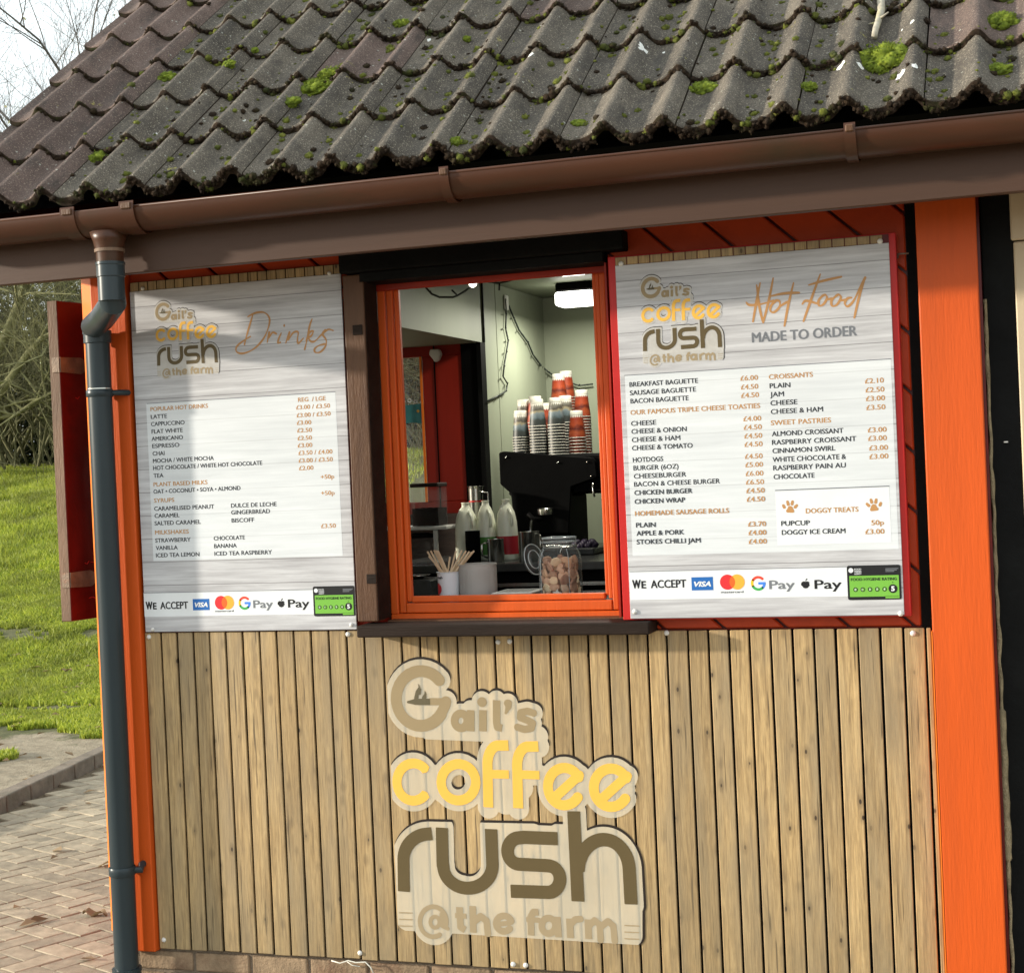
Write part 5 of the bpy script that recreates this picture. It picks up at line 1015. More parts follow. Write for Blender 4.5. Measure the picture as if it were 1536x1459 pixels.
# front counter: stirrer cup, canister, jar, tub
cx, hw, _, zt = span(656, 689, 857, 857, .33); sc0 = empty('stirrer_cup', (cx, .33, FC), 'white printed paper cup full of wooden stirrers on the front counter', 'cup'); h = zt - FC
MB().lathe(cx, .33, FC, [(hw * .84, 0), (hw * .98, h * .97), (hw * 1.04, h * .98), (hw * 1.04, h), (hw * .94, h), (hw * .84, h * .5)], 32).build('cup', 'p_white', sc0, smooth=2)
def on_cyl(mb, cx, cy, r, pts):              # flat print wrapped on a cylinder: pts (arc metres from the front, z)
    n = len(pts); vs = [(cx + r * math.sin(a / r), cy - r * math.cos(a / r), z) for a, z in pts]; mb.add(vs, [tuple(range(n))])
m = MB(); on_cyl(m, cx, .33, hw * .945, [(-.033 + .019 * math.cos(t), FC + h * .42 + .019 * math.sin(t)) for t in np.linspace(0, 6.28, 20)[:-1]]); m.build('cup_print', 'p_red', sc0)
m = MB(); text_into(m, 'rush', -.034, -.008, FC + h * .78, .0085, 0, bold=.03); m.v = [(cx + hw * .985 * math.sin(x / hw), .33 - hw * .985 * math.cos(x / hw), z) for x, y, z in m.v]; m.build('cup_lettering', 'p_black', sc0)
for i, (a0, b0, a1, b1) in enumerate(((660, 857, 641, 827), (662, 856, 646, 826), (664, 857, 643, 834), (667, 857, 651, 825), (669, 856, 654, 825), (671, 857, 657, 826), (672, 857, 675, 835), (676, 857, 684, 826), (678, 856, 693, 825), (680, 857, 699, 826), (683, 857, 704, 827), (685, 857, 708, 828), (686, 857, 711, 826))):
    Y = .328 + .010 * math.sin(i * 2.3); p0, p1 = Vector(at(a0, b0, Y)), Vector(at(a1, b1, Y)); d = (p1 - p0).normalized(); p0 -= d * .05; s_ = Vector((d.z, 0, -d.x)) * .0030; b_ = Vector((0, .0007, 0))
    vs = [p0 - s_ - b_, p0 + s_ - b_, p0 + s_ + b_, p0 - s_ + b_, p1 - s_ - b_, p1 + s_ - b_, p1 + s_ + b_, p1 - s_ + b_]
    o = MB().add(vs, [(0, 3, 2, 1), (4, 5, 6, 7), (0, 1, 5, 4), (1, 2, 6, 5), (2, 3, 7, 6), (3, 0, 4, 7)]).build('stirrer', 'wood_stirrer', None, loc=tuple(p0))
    left = i < 6; tag(o, ['leftmost', 'second', 'third', 'fourth', 'fifth', 'sixth', 'seventh', 'eighth', 'ninth', 'tenth', 'eleventh', 'twelfth', 'rightmost'][i] + (' of the wooden stirrers' if i in (0, 12) else ' wooden stirrer from the left') + ' in the white printed cup', 'stirrer', 'wooden stirrers in the cup')
cx, hw, _, zt = span(689, 743, 846, 846, .36); cn = empty('canister', (cx, .36, FC), 'open pale grey canister with an embossed chevron pattern beside the stirrer cup', 'canister'); h = zt - FC
MB().lathe(cx, .36, FC, [(hw * .99, 0), (hw, .004), (hw, h - .004), (hw * 1.025, h - .003), (hw * 1.025, h + .002), (hw * .95, h + .002), (hw * .94, h * .4)], 40, cap1=True).build('body', 'canister', cn, smooth=2)
for j in range(16):
    pts = []
    for k in range(0, 29):
        a = -.062 + k * .0045; zz = FC + .006 + j * .0062 + (.0042 if k % 4 in (1, 3) else (.0084 if k % 4 == 2 else 0)) * .8
        if zz > FC + h - .010: zz = FC + h - .010
        pts.append((cx + (hw + .0004) * math.sin(a / hw), .36 - (hw + .0004) * math.cos(a / hw), zz))
    MB().tube(pts, .0007, 4).build('embossed_line', 'canister', cn, smooth=True)
cx, hw, _, zt = span(807, 870, 806, 806, .34); jr = empty('biscuit_jar', (cx, .34, FC), 'open clip-top glass jar filled with dog biscuits at the window', 'jar'); h = zt - FC; r = hw * 1.0
pf = [(r * .90, .002), (r * .99, .012), (r, h * .60), (r * .93, h * .74), (r * .78, h * .83), (r * .74, h * .86), (r * .80, h * .90), (r * .78, h)]
m = MB(); m.lathe(cx, .34, FC, pf + [(a - .0025, b) for a, b in pf[::-1][:-1]] + [(pf[0][0] - .004, .006)], 40, cap0=True, cap1=True); m.build('glass_body', 'jar_glass', jr, smooth=True)
MB().tube([(cx + r * .80 * math.cos(a), .34 + r * .80 * math.sin(a), FC + h * .86) for a in np.linspace(0, 6.2832, 28)], .0014, 6, cap=False).build('wire_clip', 'steel', jr, smooth=True)
MB().tube([(cx + r * .28, .34 - r * .78, FC + h * .87), (cx + r * .42, .34 - r * .90, FC + h * .70), (cx + r * .30, .34 - r * .9, FC + h * .78), (cx + r * .42, .34 - r * .8, FC + h * .9)], .0012, 6).build('clasp', 'steel', jr, smooth=True)
lc = Vector(at(800, 839, .33)); m = MB(); vs = []; fs = []
lr = .052; ax = Vector((1, -.35, .25)).normalized(); b1 = ax.cross(Vector((0, 0, 1))).normalized(); b2 = ax.cross(b1)
prf = [(0.001, .004), (lr * .55, .004), (lr * .6, .009), (lr * .92, .007), (lr, .003), (lr, -.003), (lr * .92, -.005), (lr * .6, -.003), (.001, -.003)]
for rr, hh in prf:
    for k in range(28): a = 2 * math.pi * k / 28; vs.append(lc + ax * hh + (b1 * math.cos(a) + b2 * math.sin(a)) * rr)
for j in range(len(prf) - 1):
    for k in range(28): k2 = (k + 1) % 28; fs.append((j * 28 + k, j * 28 + k2, (j + 1) * 28 + k2, (j + 1) * 28 + k))
m.add(vs, fs); m.build('glass_lid', 'jar_glass', jr, smooth=True)
for rr_, zz_, tt_ in ((r * .79, h, .0022), (r * .82, h * .93, .0016), (r * .74, h * .845, .0014)): MB().tube([(cx + rr_ * math.cos(a), .34 + rr_ * math.sin(a), FC + zz_) for a in np.linspace(0, 6.2832, 32)], tt_, 6, cap=False).build('jar_rim', 'glass_rim', jr, smooth=True)
for rr_ in (lr, lr * .6): MB().tube([tuple(lc + ax * .004 + (b1 * math.cos(a) + b2 * math.sin(a)) * rr_) for a in np.linspace(0, 6.2832, 32)], .0018, 6, cap=False).build('lid_rim', 'glass_rim', jr, smooth=True)
for a_ in (3.9, 5.4): MB().tube([(cx + q * r * 1.002 * math.cos(a_), .34 + q * r * 1.002 * math.sin(a_), FC + z_ * h) for q, z_ in ((.99, .1), (1, .35), (1, .6), (.93, .74), (.8, .82))], .0012, 5).build('glass_seam', 'glass_rim', jr, smooth=True)
rb = random.Random(5); zlev = FC + .016; nb = 0
def biscuit(shape, c, rot, lab, grp, mat='bis', s=.014):
    m = MB()
    if shape == 'star': pts = [((s * 1.25 if k % 2 == 0 else s * .62) * math.cos(k * math.pi / 5 + 1.57), (s * 1.25 if k % 2 == 0 else s * .62) * math.sin(k * math.pi / 5 + 1.57)) for k in range(10)]
    elif shape == 'heart': pts = [(s * 1.05 * 16 * math.sin(t) ** 3 / 16, s * 1.0 * (13 * math.cos(t) - 5 * math.cos(2 * t) - 2 * math.cos(3 * t) - math.cos(4 * t)) / 16) for t in np.linspace(0, 6.283, 19)[:-1]]
    elif shape == 'bone': pts = [(s * (1.25 * math.cos(t)), s * .55 * math.sin(t) * (1 + .9 * abs(math.cos(t)) ** 6)) for t in np.linspace(0, 6.283, 21)[:-1]]
    else: pts = [(s * (1 + .1 * math.sin(3 * t)) * math.cos(t), s * .8 * math.sin(t)) for t in np.linspace(0, 6.283, 15)[:-1]]
    m.prism(pts, -.0042, .0042); o = m.build('dog_biscuit', mat, None, smooth=2, bev=.002, seg=2); o.location = c; o.rotation_euler = rot; tag(o, lab, 'dog biscuit', grp)
for ring_, nn in ((.80, 11), (.78, 11), (.80, 11), (.76, 10), (.74, 9), (.70, 7)):
    for k in range(nn):
        a = 2 * math.pi * (k + rb.random() * .3) / nn; rad = r * (ring_ + .11) - .009; c = Vector((cx + rad * math.cos(a), .34 + rad * math.sin(a), zlev + rb.uniform(-.004, .004)))
        if ring_ == .80 and zlev < FC + .03 and abs(a - 4.71) < .45:
            continue
        shp = rb.choice(['heart', 'bone', 'round', 'round', 'heart']); lv_ = ('near the bottom of' if zlev < FC + .04 else 'halfway up' if zlev < FC + .085 else 'near the top of the pile in')
        biscuit(shp, c, (rb.uniform(-.4, .4), rb.uniform(0, 6.28), a + 1.57 + rb.uniform(-.4, .4)), shp + '-shaped dog biscuit against the glass ' + lv_ + ' the open jar', 'dog biscuits in the glass jar', s=rb.uniform(.0155, .0205))
    for k in range(3): biscuit('round', Vector((cx + rb.uniform(-.25, .25) * r, .34 + rb.uniform(-.3, .3) * r, zlev)), (rb.uniform(0, 3), rb.uniform(0, 3), 0), 'round dog biscuit buried in the middle of the pile in the open jar', 'dog biscuits in the glass jar')
    zlev += .0215
biscuit('star', Vector((cx + .004, .34 - r * .84, FC + .018)), (0, .1, 0), 'pale star-shaped dog biscuit at the bottom front of the glass jar', None, 'cup_white', .0145)
cx, hw, _, zt = span(746, 806, 881, 888, .30); tt = empty('food_tub', (cx, .3, FC), 'shallow clear plastic tub with a pale rim between the canister and the biscuit jar', 'tub')
MB().box(cx - hw * .94, cx + hw * .94, .24, .40, FC, FC + .022).build('body', 'clear_plastic', tt, bev=.004); MB().box(cx - hw, cx + hw, .235, .405, FC + .0225, FC + .028).build('lid', 'white_plastic', tt, bev=.003)
MB().box(cx - hw * .8, cx + hw * .8, .25, .39, FC + .0285, FC + .0295).build('lid_inset', 'clear_plastic', tt)
cx, hw, _, zt = span(610, 655, 868, 890, .42); bx = empty('scales', (cx, .42, FC), 'dark grey box with a round metal dish at the lower left of the window', 'kitchen scales')
MB().box(cx - hw, cx + hw, .36, .52, FC, zt).build('body', 'worktop', bx, bev=.006); MB().lathe(cx - .02, .44, zt + .001, [(.02, 0), (.03, .006), (.046, .010), (.046, .012)], 28).build('dish', 'steel', bx, smooth=2)
tag(MB().prism([(lambda p: (p[0], p[2]))(at(590 + a / 6.945, 520 + b / 6.945, 1.50)) for a, b in ((380, 28), (470, 25), (492, 75), (465, 140), (425, 162), (410, 130), (368, 80))], 1.50, 1.528).build('light_battery_pack', 'white_plastic', None, bev=.004, loc=tuple(at(651, 532, 1.5))), 'pale six-sided battery pack stuck to the red door', 'battery pack')
# sticker on the door pane
st = empty('pane_sticker', tuple(at(620, 616, 1.545)), 'teal sticker with white rings and a yellow dot on the door glass', 'sticker')
def sk(a, b): p = at(590 + a / 6.945, 520 + b / 6.945, 1.545); return p[0], p[2]
m = MB(); m.add([(x, 1.545, z) for x, z in [sk(100, 600), sk(150, 610), sk(290, 590), sk(300, 700), sk(298, 800), sk(200, 790), sk(120, 800)]], [tuple(range(7))]); m.build('sheet', 'teal', st)
for (a, b, r_) in ((170, 560, .0075), (232, 572, .0065), (110, 572, .006)):
    X_, Z_ = sk(a, b); m = MB(); SDF(X_ - .02, X_ + .02, Z_ - .02, Z_ + .02, .001).stroke(arc(X_, Z_, r_, r_, 0, 360, 20), .0035).mesh(m, 1.543); m.build('ring', 'p_white', st)
X_, Z_ = sk(258, 672); m = MB(); SDF(X_ - .02, X_ + .02, Z_ - .02, Z_ + .02, .001).disc(X_, Z_, .0065).mesh(m, 1.543); m.build('dot', 'mural_yellow', st)
# fairy lights
fl = empty('fairy_lights', (-1.9, .2, 2.3), 'string of small unlit fairy lights on dark green wire looping inside the window', 'fairy lights')
def Z7(a, b): return 500 + a / 3.339, 340 + b / 3.339
def wire(pts, rad=.0032): return MB().tube(pts, rad, 6).build('wire', 'wire_green', fl, smooth=True)
w1 = [tuple(at(500 + a / 5.908, 340 + b / 5.908, .2)) for a, b in ((800, 490), (820, 540), (870, 595), (940, 625), (1060, 625), (1100, 610), (1160, 575), (1222, 528))]; wire(w1, .0035)
w2 = [tuple(at(500 + a / 5.908, 340 + b / 5.908, .2)) for a, b in ((1300, 480), (1400, 492), (1470, 500), (1540, 485), (1640, 455))]; wire(w2)
w3 = [tuple(atx(*Z7(a, b), -2.17)) for a, b in ((862, 360), (866, 440), (863, 510), (876, 570), (868, 625), (856, 690), (850, 750), (872, 785), (866, 822), (830, 845), (775, 872))]; wire(w3, .0038)
w4 = [tuple(atx(*Z7(a, b), -2.17)) for a, b in ((878, 395), (905, 460), (930, 518), (975, 580), (1000, 640), (1035, 688))] + [tuple(at(*Z7(a, b), 2.40)) for a, b in ((1045, 700), (1080, 730), (1120, 755), (1190, 782), (1230, 796), (1300, 788))]; wire(w4, .0038)
for q, X_ in ((w3, -2.155), (w4, -2.155)):
    for p in q[1:-1]: MB().tube([p, (p[0] + .012, p[1] - .03, p[2] + random.uniform(-.01, .004))], .003, 6).build('bulb', 'wire_green', fl, smooth=True)
for (a, b, c, e) in ((870, 595, 855, 570), (1095, 605, 1050, 562), (1472, 500, 1470, 565)): MB().tube([tuple(at(500 + a / 5.908, 340 + b / 5.908, .2)), tuple(at(500 + c / 5.908, 340 + e / 5.908, .2))], .0032, 6).build('bulb', 'wire_green', fl, smooth=True)
p = at(500 + 1235 / 5.908, 340 + 508 / 5.908, .2); MB().lathe(p[0], p[1], p[2] - .012, [(.003, 0), (.012, .006), (.015, .016), (.008, .026)], 14).build('lit_bulb', 'bulb_glow', fl, smooth=True)
p = atx(*Z7(868, 378), -2.172); MB().box(-2.178, -2.168, p[1] - .025, p[1] + .02, p[2] - .035, p[2] + .03).build('adhesive_hook', 'white_plastic', fl, bev=.004)
# ceiling light (lit)
cl = empty('ceiling_light', (-1.88, 1.9, 2.5), 'lit white bulkhead light on the kiosk ceiling', 'ceiling light')
za, zb_ = at(860, 457, 1.88)[2], at(860, 440, 1.88)[2]; xa, xb = at(833, 445, 1.88)[0], at(887, 445, 1.88)[0]
MB().box(xa, xb, 1.88, 2.0, zb_ + .012, 2.521).build('housing', 'black', cl, bev=.006); MB().box(xa - .004, xb + .004, 1.875, 2.005, za, zb_ + .011).build('diffuser', 'lamp_glow', cl, bev=.012, seg=3)
ld = bpy.data.lights.new('ceiling_lamp', 'AREA'); ld.energy = 8.5; ld.size = .16; ld.color = (1, .97, .84); lo = bpy.data.objects.new('ceiling_lamp', ld); COL.objects.link(lo); lo.parent = cl; lo.location = Vector(((xa + xb) / 2, 1.94, za - .012)) - cl.location
cl2 = empty('ceiling_light', (-1.75, 1.2, 2.5), 'added lit ceiling light above the bottles, nearly hidden behind the top of the window frame', 'ceiling light')  # fitting put in for a bright spot; its lamp brightens the milk bottles
p = at(858, 408, 1.2); MB().box(p[0] - .05, p[0] + .05, 1.15, 1.23, p[2] - .012, p[2] + .012).build('diffuser', 'lamp_glow', cl2, bev=.006); MB().box(p[0] - .055, p[0] + .055, 1.145, 1.235, p[2] + .013, 2.521).build('housing', 'black', cl2)
ld = bpy.data.lights.new('ceiling_lamp', 'AREA'); ld.energy = 6.; ld.size = .12; ld.color = (1, .97, .84); lo = bpy.data.objects.new('ceiling_lamp', ld); COL.objects.link(lo); lo.parent = cl2; lo.location = Vector((p[0], 1.19, p[2] - .02)) - cl2.location

# ================================================================= GROUND
def sm(a, b, v): t = min(1, max(0, (v - a) / (b - a))); return t * t * (3 - 2 * t)
def gz(x, y): 
    s_ = 2.1 * sm(5.0, 19., y) + .0 ; return s_ + (.05 * noise.noise((x * .5, y * .5, 0)) + .02 * noise.noise((x * 2, y * 2, 3))) * sm(3.2, 6, y + max(0, -5.8 - x) * 3) + (.05 if False else 0)
xs = np.concatenate([np.linspace(-900, -40, 8), np.linspace(-36, 14, 130), np.linspace(20, 900, 8)]); ysg = np.concatenate([np.linspace(-900, -14, 8), np.linspace(-12, 2, 12), np.linspace(2.2, 30, 130), np.linspace(34, 1500, 10)])
m = MB(); vs = [(x, y, gz(x, y) - .012) for y in ysg for x in xs]; nx_ = len(xs); m.add(vs, [(j * nx_ + i, j * nx_ + i + 1, (j + 1) * nx_ + i + 1, (j + 1) * nx_ + i) for j in range(len(ysg) - 1) for i in range(nx_ - 1)])
tag(m.build('ground', 'soil_grass', None, smooth=True), kind='structure')
# kerb line
K0, K1 = Vector((-5.20, 1.40, 0)), Vector((-5.86, 5.0, 0))
kd = (K1 - K0).normalized(); kn = Vector((-kd.y, kd.x, 0))
# paved area: sand bed + pavers laid in a herringbone
pav = MB().add([(K0.x - kd.x * 14, K0.y - kd.y * 14, -.004), (6, K0.y - kd.y * 14, -.004), (6, 6.5, -.004), (K1.x + kd.x * 1.5, K1.y + kd.y * 1.5, -.004)], [(0, 1, 2, 3)]).build('pavement', 'sand_joint'); tag(pav, kind='structure')
pm = MB().box(-.0975, .0975, -.0475, .0475, -.03, .012); po = pm.build('paver', 'paver', None); pme = po.data; bpy.data.objects.remove(po)
bmm = bmesh.new(); bmm.from_mesh(pme); bmesh.ops.bevel(bmm, geom=[e for e in bmm.edges if all(v.co.z > 0 for v in e.verts)], offset=.0035, segments=1, affect='EDGES'); bmm.to_mesh(pme); bmm.free()
ang = R(-24); ca, sa = math.cos(ang), math.sin(ang); rp = random.Random(2); rest = MB(); cnt = 0; cand = []
for i in range(-60, 60):
    for j in range(-60, 60):
        k = (i - j) % 4                       # 2:1 herringbone on a 10 cm lattice
        if k == 0: u, v_, hz = (i + 1.0) * .1, (j + .5) * .1, 0
        elif k == 3: u, v_, hz = (i + .5) * .1, (j + 1.) * .1, 1
        else: continue
        X_, Y_ = -4.4 + u * ca - v_ * sa, 1.5 + u * sa + v_ * ca
        if (Vector((X_, Y_, 0)) - K0).dot(kn) > -.13: continue
        if X_ > WX0 - .12 and Y_ > -.05: continue
        if X_ > 2.5 or Y_ < -3 or Y_ > 5.5: continue
        a_, b_, dpt = pr((X_, Y_, 0)); inv = -60 < a_ < 260 and 1100 < b_ < 1520
        cand.append((0 if inv else 1, abs(X_ + 4) + abs(Y_ - 1), X_, Y_, ang + (R(90) if hz else 0)))
cand.sort()
for n_, (_, _, X_, Y_, an) in enumerate(cand):
    z_ = rp.uniform(-.0018, .0018)
    if n_ < 300:
        o = bpy.data.objects.new('paver', pme); COL.objects.link(o); o.parent = pav; o.location = (X_, Y_, z_); o.rotation_euler = (rp.uniform(-.006, .006), rp.uniform(-.006, .006), an + rp.uniform(-.012, .012))
    else:
        c_, s_ = math.cos(an), math.sin(an); rest.add([(X_ + v.co.x * c_ - v.co.y * s_, Y_ + v.co.x * s_ + v.co.y * c_, v.co.z + z_) for v in pme.vertices], [tuple(f.vertices) for f in pme.polygons])
tag(rest.build('paver_field', 'paver', pav), kind='stuff')
kb = empty('kerb', tuple(K0), 'low concrete edging blocks between the paving and the bare soil', 'kerb'); kb.rotation_euler = (0, 0, 0)
t = -4.
while t < 5.2:
    c = K0 + kd * (t + .15); m = MB(); hx, hy = .147, .05; cs = [(-hx, -hy), (hx, -hy), (hx, hy), (-hx, hy)]; zt = .085 + random.uniform(-.006, .006)
    pts = [c + kd * a + kn * b for a, b in cs]; m.add([(p.x, p.y, -.05) for p in pts] + [(p.x, p.y, zt) for p in pts], [(0, 3, 2, 1), (4, 5, 6, 7), (0, 1, 5, 4), (1, 2, 6, 5), (2, 3, 7, 6), (3, 0, 4, 7)])
    o = m.build('kerb_block', 'kerb', kb, bev=.008, seg=2, loc=(c.x, c.y, 0)); t += .302
# ---- grass blades (numpy, one object)
def blades(name, n, fx, hmin, hmax, mat, lab, dirt=True):
    P_ = []
    while len(P_) < n:
        x, y = fx()
        if (Vector((x, y, 0)) - K0).dot(kn) < (.02 if rng.random() < .03 else .12): continue
        if dirt:
            d_ = sm(4.0, 5.7, y) + .75 * noise.noise((x * .9, y * .9, 0)) + .35 * noise.noise((x * 3, y * 3, 4))
            if d_ < .42 + .1 * noise.noise((x * 9, y * 9, 0)): continue
            if noise.noise((x * .7, y * 1.8, 9)) > .52 + .25 * noise.noise((x * 9, y * 14, 1)) and y < 12: continue
        P_.append((x, y, gz(x, y) - .015))
    P_ = np.array(P_); n = len(P_); an = rng.uniform(0, 6.283, n); h = rng.uniform(hmin, hmax, n) * (.75 + .5 * np.array([noise.noise((p[0] * 1.7, p[1] * 1.7, 2)) for p in P_])); wd = rng.uniform(.004, .009, n); ln = rng.uniform(.1, .8, n) * h; la = rng.uniform(0, 6.283, n)
    dx, dy = np.cos(an) * wd, np.sin(an) * wd; lx, ly = np.cos(la) * ln, np.sin(la) * ln
    V = np.empty((n, 5, 3)); V[:, 0] = P_; V[:, 0, 0] -= dx; V[:, 0, 1] -= dy; V[:, 1] = P_; V[:, 1, 0] += dx; V[:, 1, 1] += dy
    V[:, 2] = P_; V[:, 2, 0] += dx * .7 + lx * .4; V[:, 2, 1] += dy * .7 + ly * .4; V[:, 2, 2] += h * .6; V[:, 3] = P_; V[:, 3, 0] += -dx * .7 + lx * .4; V[:, 3, 1] += -dy * .7 + ly * .4; V[:, 3, 2] += h * .6
    V[:, 4] = P_; V[:, 4, 0] += lx; V[:, 4, 1] += ly; V[:, 4, 2] += h
    b = np.arange(n) * 5; me = bpy.data.meshes.new(name); me.vertices.add(n * 5); me.vertices.foreach_set('co', V.ravel())
    li = np.stack([b, b + 1, b + 2, b + 3, b + 3, b + 2, b + 4], 1).ravel(); me.loops.add(len(li)); me.loops.foreach_set('vertex_index', li)
    me.polygons.add(n * 2); me.polygons.foreach_set('loop_start', np.stack([np.arange(n) * 7, np.arange(n) * 7 + 4], 1).ravel()); me.materials.append(MATS[mat]); me.update(calc_edges=True); me.validate()
    o = bpy.data.objects.new(name, me); COL.objects.link(o); tag(o, lab, 'grass', kind='stuff')
def wedge(y0, y1, pw=1.):
    def f():
        y = y0 + (y1 - y0) * rng.random() ** pw; s_ = (y + 4.8) / 4.8
        return (rng.uniform(-3.62, -2.98) * s_, y) if rng.random() < .85 else (rng.uniform(-4.4, -1.6) * s_, y)
    return f
blades('grass', 130000, wedge(3.6, 12), .03, .075, 'grass', 'short bright green grass growing on the lawn left of the kiosk')
blades('long_grass', 60000, wedge(11, 21), .07, .15, 'grass', 'longer tufted grass on the rising bank before the thicket')
def wide():
    y = 3.6 + 18 * rng.random() ** .9; return rng.uniform(-22, -4.4 - (y > 9) * 1.), y
blades('lawn_cover', 90000, wide, .05, .12, 'grass', 'rest of the rough lawn on both sides of the view past the kiosk')
m = MB()
for k in range(110):
    y = random.uniform(-.2, 12); s_ = (y + 4.8) / 4.8; x = random.uniform(-3.6, -3.05) * s_
    if (Vector((x, y, 0)) - K0).dot(kn) < .1 and random.random() < .55: continue
    z = gz(x, y) + .014; a = random.uniform(0, 6.28); L2 = random.uniform(.02, .05); u = Vector((math.cos(a), math.sin(a), random.uniform(-.1, .3))) * L2; v_ = Vector((-math.sin(a), math.cos(a), random.uniform(-.2, .4))) * L2 * .55; c = Vector((x, y, z + .005))
    m.add([c - u, c - v_ * .9 + Vector((0, 0, .006)), c + u, c + v_ + Vector((0, 0, .01))], [(0, 1, 2, 3)])
tag(m.build('fallen_leaves', 'leaf_dead'), 'dry brown leaves scattered over the lawn and paving', 'leaves', kind='stuff')
for (a, b, lab) in ((385, 1218, 'curled brown dead leaf on the paving near the downpipe'), (270, 232, 'pale dead leaf lying on the grass left of the kiosk')):
    px_, py_ = a / 2.707, 920 + b / 2.707; r_ = RC.T @ np.array([(px_ - PCX) / FP, (py_ - PCY) / FP, 1.]); t = (.02 - CAM[2]) / r_[2]; c = Vector(CAM + t * r_); c.z = max(.016, gz(c.x, c.y) + .03 if c.y > 5 else .016); m = MB()
    if c.y > 5:
        for _ in range(20): t = (gz(c.x, c.y) + .03 - CAM[2]) / r_[2]; c = Vector(CAM + t * r_)
    N_ = 6; vs = [tuple(c + Vector((.055 * (i / N_ - .5) * 2, .028 * s_ * math.sin(math.pi * (i + .3) / (N_ + .6)), .012 * abs(s_) + .012 * math.sin(i * 1.7)))) for i in range(N_ + 1) for s_ in (-1, 0, 1)]
    m.add(vs, [(i * 3 + j, i * 3 + j + 1, i * 3 + j + 4, i * 3 + j + 3) for i in range(N_) for j in range(2)]); tag(m.build('dead_leaf', 'leaf_dead', None, smooth=True, loc=tuple(c)), lab, 'dead leaf')
tp = [Vector((-4.05, -.05, .016)), Vector((-3.9, -.1, .02)), Vector((-3.72, -.12, .016)), Vector((-3.5, -.2, .02))]
tag(MB().tube(tp, [.004, .0035, .003, .002], 6).build('fallen_twig', 'lichen_stick', None, smooth=True, loc=tuple(tp[0])), 'thin pale twig lying on the paving beside the pipe', 'twig')

# ================================================================= TREES AND THICKET
def grow(mb, p, d, L2, r, depth, rd, leaves=None, sides=5, droop=.0, spread=.6, kids=(7, 6, 5, 4), wob=.14):
    n = 5 if depth < 3 else 4; pts = [p]; dd = d.copy(); rads = [r]
    for i in range(n):
        dd = (dd + Vector((rd.gauss(0, wob), rd.gauss(0, wob), rd.gauss(0, wob) + (.05 - droop)))).normalized(); pts.append(pts[-1] + dd * (L2 / n)); rads.append(r * (1 - (i + 1) / n * (.55 if depth == 0 else .75)))
    mb.tube(pts, rads, max(3, sides - depth), cap=False)
    if depth < len(kids):
        for k in range(kids[depth]):
            t = rd.uniform(.22 if depth else .3, 1.) * n; i = min(n - 1, int(t)); f = t - i; q = pts[i].lerp(pts[i + 1], f); rr = rads[i] * .62
            td = (pts[i + 1] - pts[i]).normalized(); ax = Vector((rd.gauss(0, 1), rd.gauss(0, 1), rd.gauss(0, 1))); ax = (ax - td * ax.dot(td)).normalized(); nd = (td + ax * rd.uniform(.5, 1.) * spread * 1.5).normalized()
            grow(mb, q, nd, L2 * rd.uniform(.42, .66), max(rr * .8, .0035), depth + 1, rd, leaves, sides, droop, spread, kids, wob)
    elif leaves is not None: leaves.append(pts[-1])
def leafcloud(mb, pts, n, spread, size, rd):
    for k in range(n):
        c = rd.choice(pts) + Vector((rd.gauss(0, spread), rd.gauss(0, spread), rd.gauss(0, spread * .8))); u = Vector((rd.gauss(0, 1), rd.gauss(0, 1), rd.gauss(0, .6))).normalized() * size * rd.uniform(.6, 1.3); v_ = u.cross(Vector((rd.gauss(0, 1), rd.gauss(0, 1), rd.gauss(0, 1)))).normalized() * size * .5
        mb.add([c - u, c - v_, c + u, c + v_], [(0, 1, 2, 3)])
def tree(name, loc, seed, h, r, lab, cat, grp, kids, mat='twig', trunkmat='bark', lean=(0, 0), **kw):
    rd = random.Random(seed); e = empty(name, loc, lab, cat, grp); base = Vector(loc); tr = MB(); br = MB()
    pts = [base + Vector((0, 0, -.2))]; d = Vector((lean[0], lean[1], 1)).normalized(); n = 7
    for i in range(n): d = (d + Vector((rd.gauss(0, .07), rd.gauss(0, .07), .04))).normalized(); pts.append(pts[-1] + d * (h * .62 / n))
    rads = [r * (1.25 if i == 0 else 1 - i / n * .72) for i in range(n + 1)]; tr.tube(pts, rads, 10)
    for k in range(kids[0]):
        t = rd.uniform(.18, 1.) * n; i = min(n - 1, int(t)); q = pts[i].lerp(pts[i + 1], t - i); a = rd.uniform(0, 6.28); nd = Vector((math.cos(a), math.sin(a), rd.uniform(.5, 1.4))).normalized()
        grow(br, q, nd, h * rd.uniform(.3, .5), rads[i] * .45, 1, rd, None, 6, kids=kids, **kw)
    tr.build('trunk', trunkmat, e, smooth=True); br.build('branches', mat, e, smooth=True); return e
TG = 'bare trees behind the lawn'
def gx(px, Y): return at(px, 300, Y)[0]
for i, (px, Y, h, seed, lab) in enumerate(((-60, 23, 11.5, 1, 'bare tree at the far left edge with fine upswept twigs'), (60, 25, 12.5, 2, 'tallest bare tree, its twigs filling the sky above the brown tiles'), (190, 22, 11.5, 5, 'bare tree behind the left end of the roof with crossing twigs'),
                                  (-230, 26, 12, 8, 'bare tree outside the left edge of the photo'), (420, 27, 11, 11, 'bare tree hidden behind the kiosk roof'))):
    x = gx(px, Y); tree('bare_tree', (x, Y, gz(x, Y)), seed, h, .17, lab, 'tree', TG, (11, 7, 6, 4), spread=.6, wob=.10)
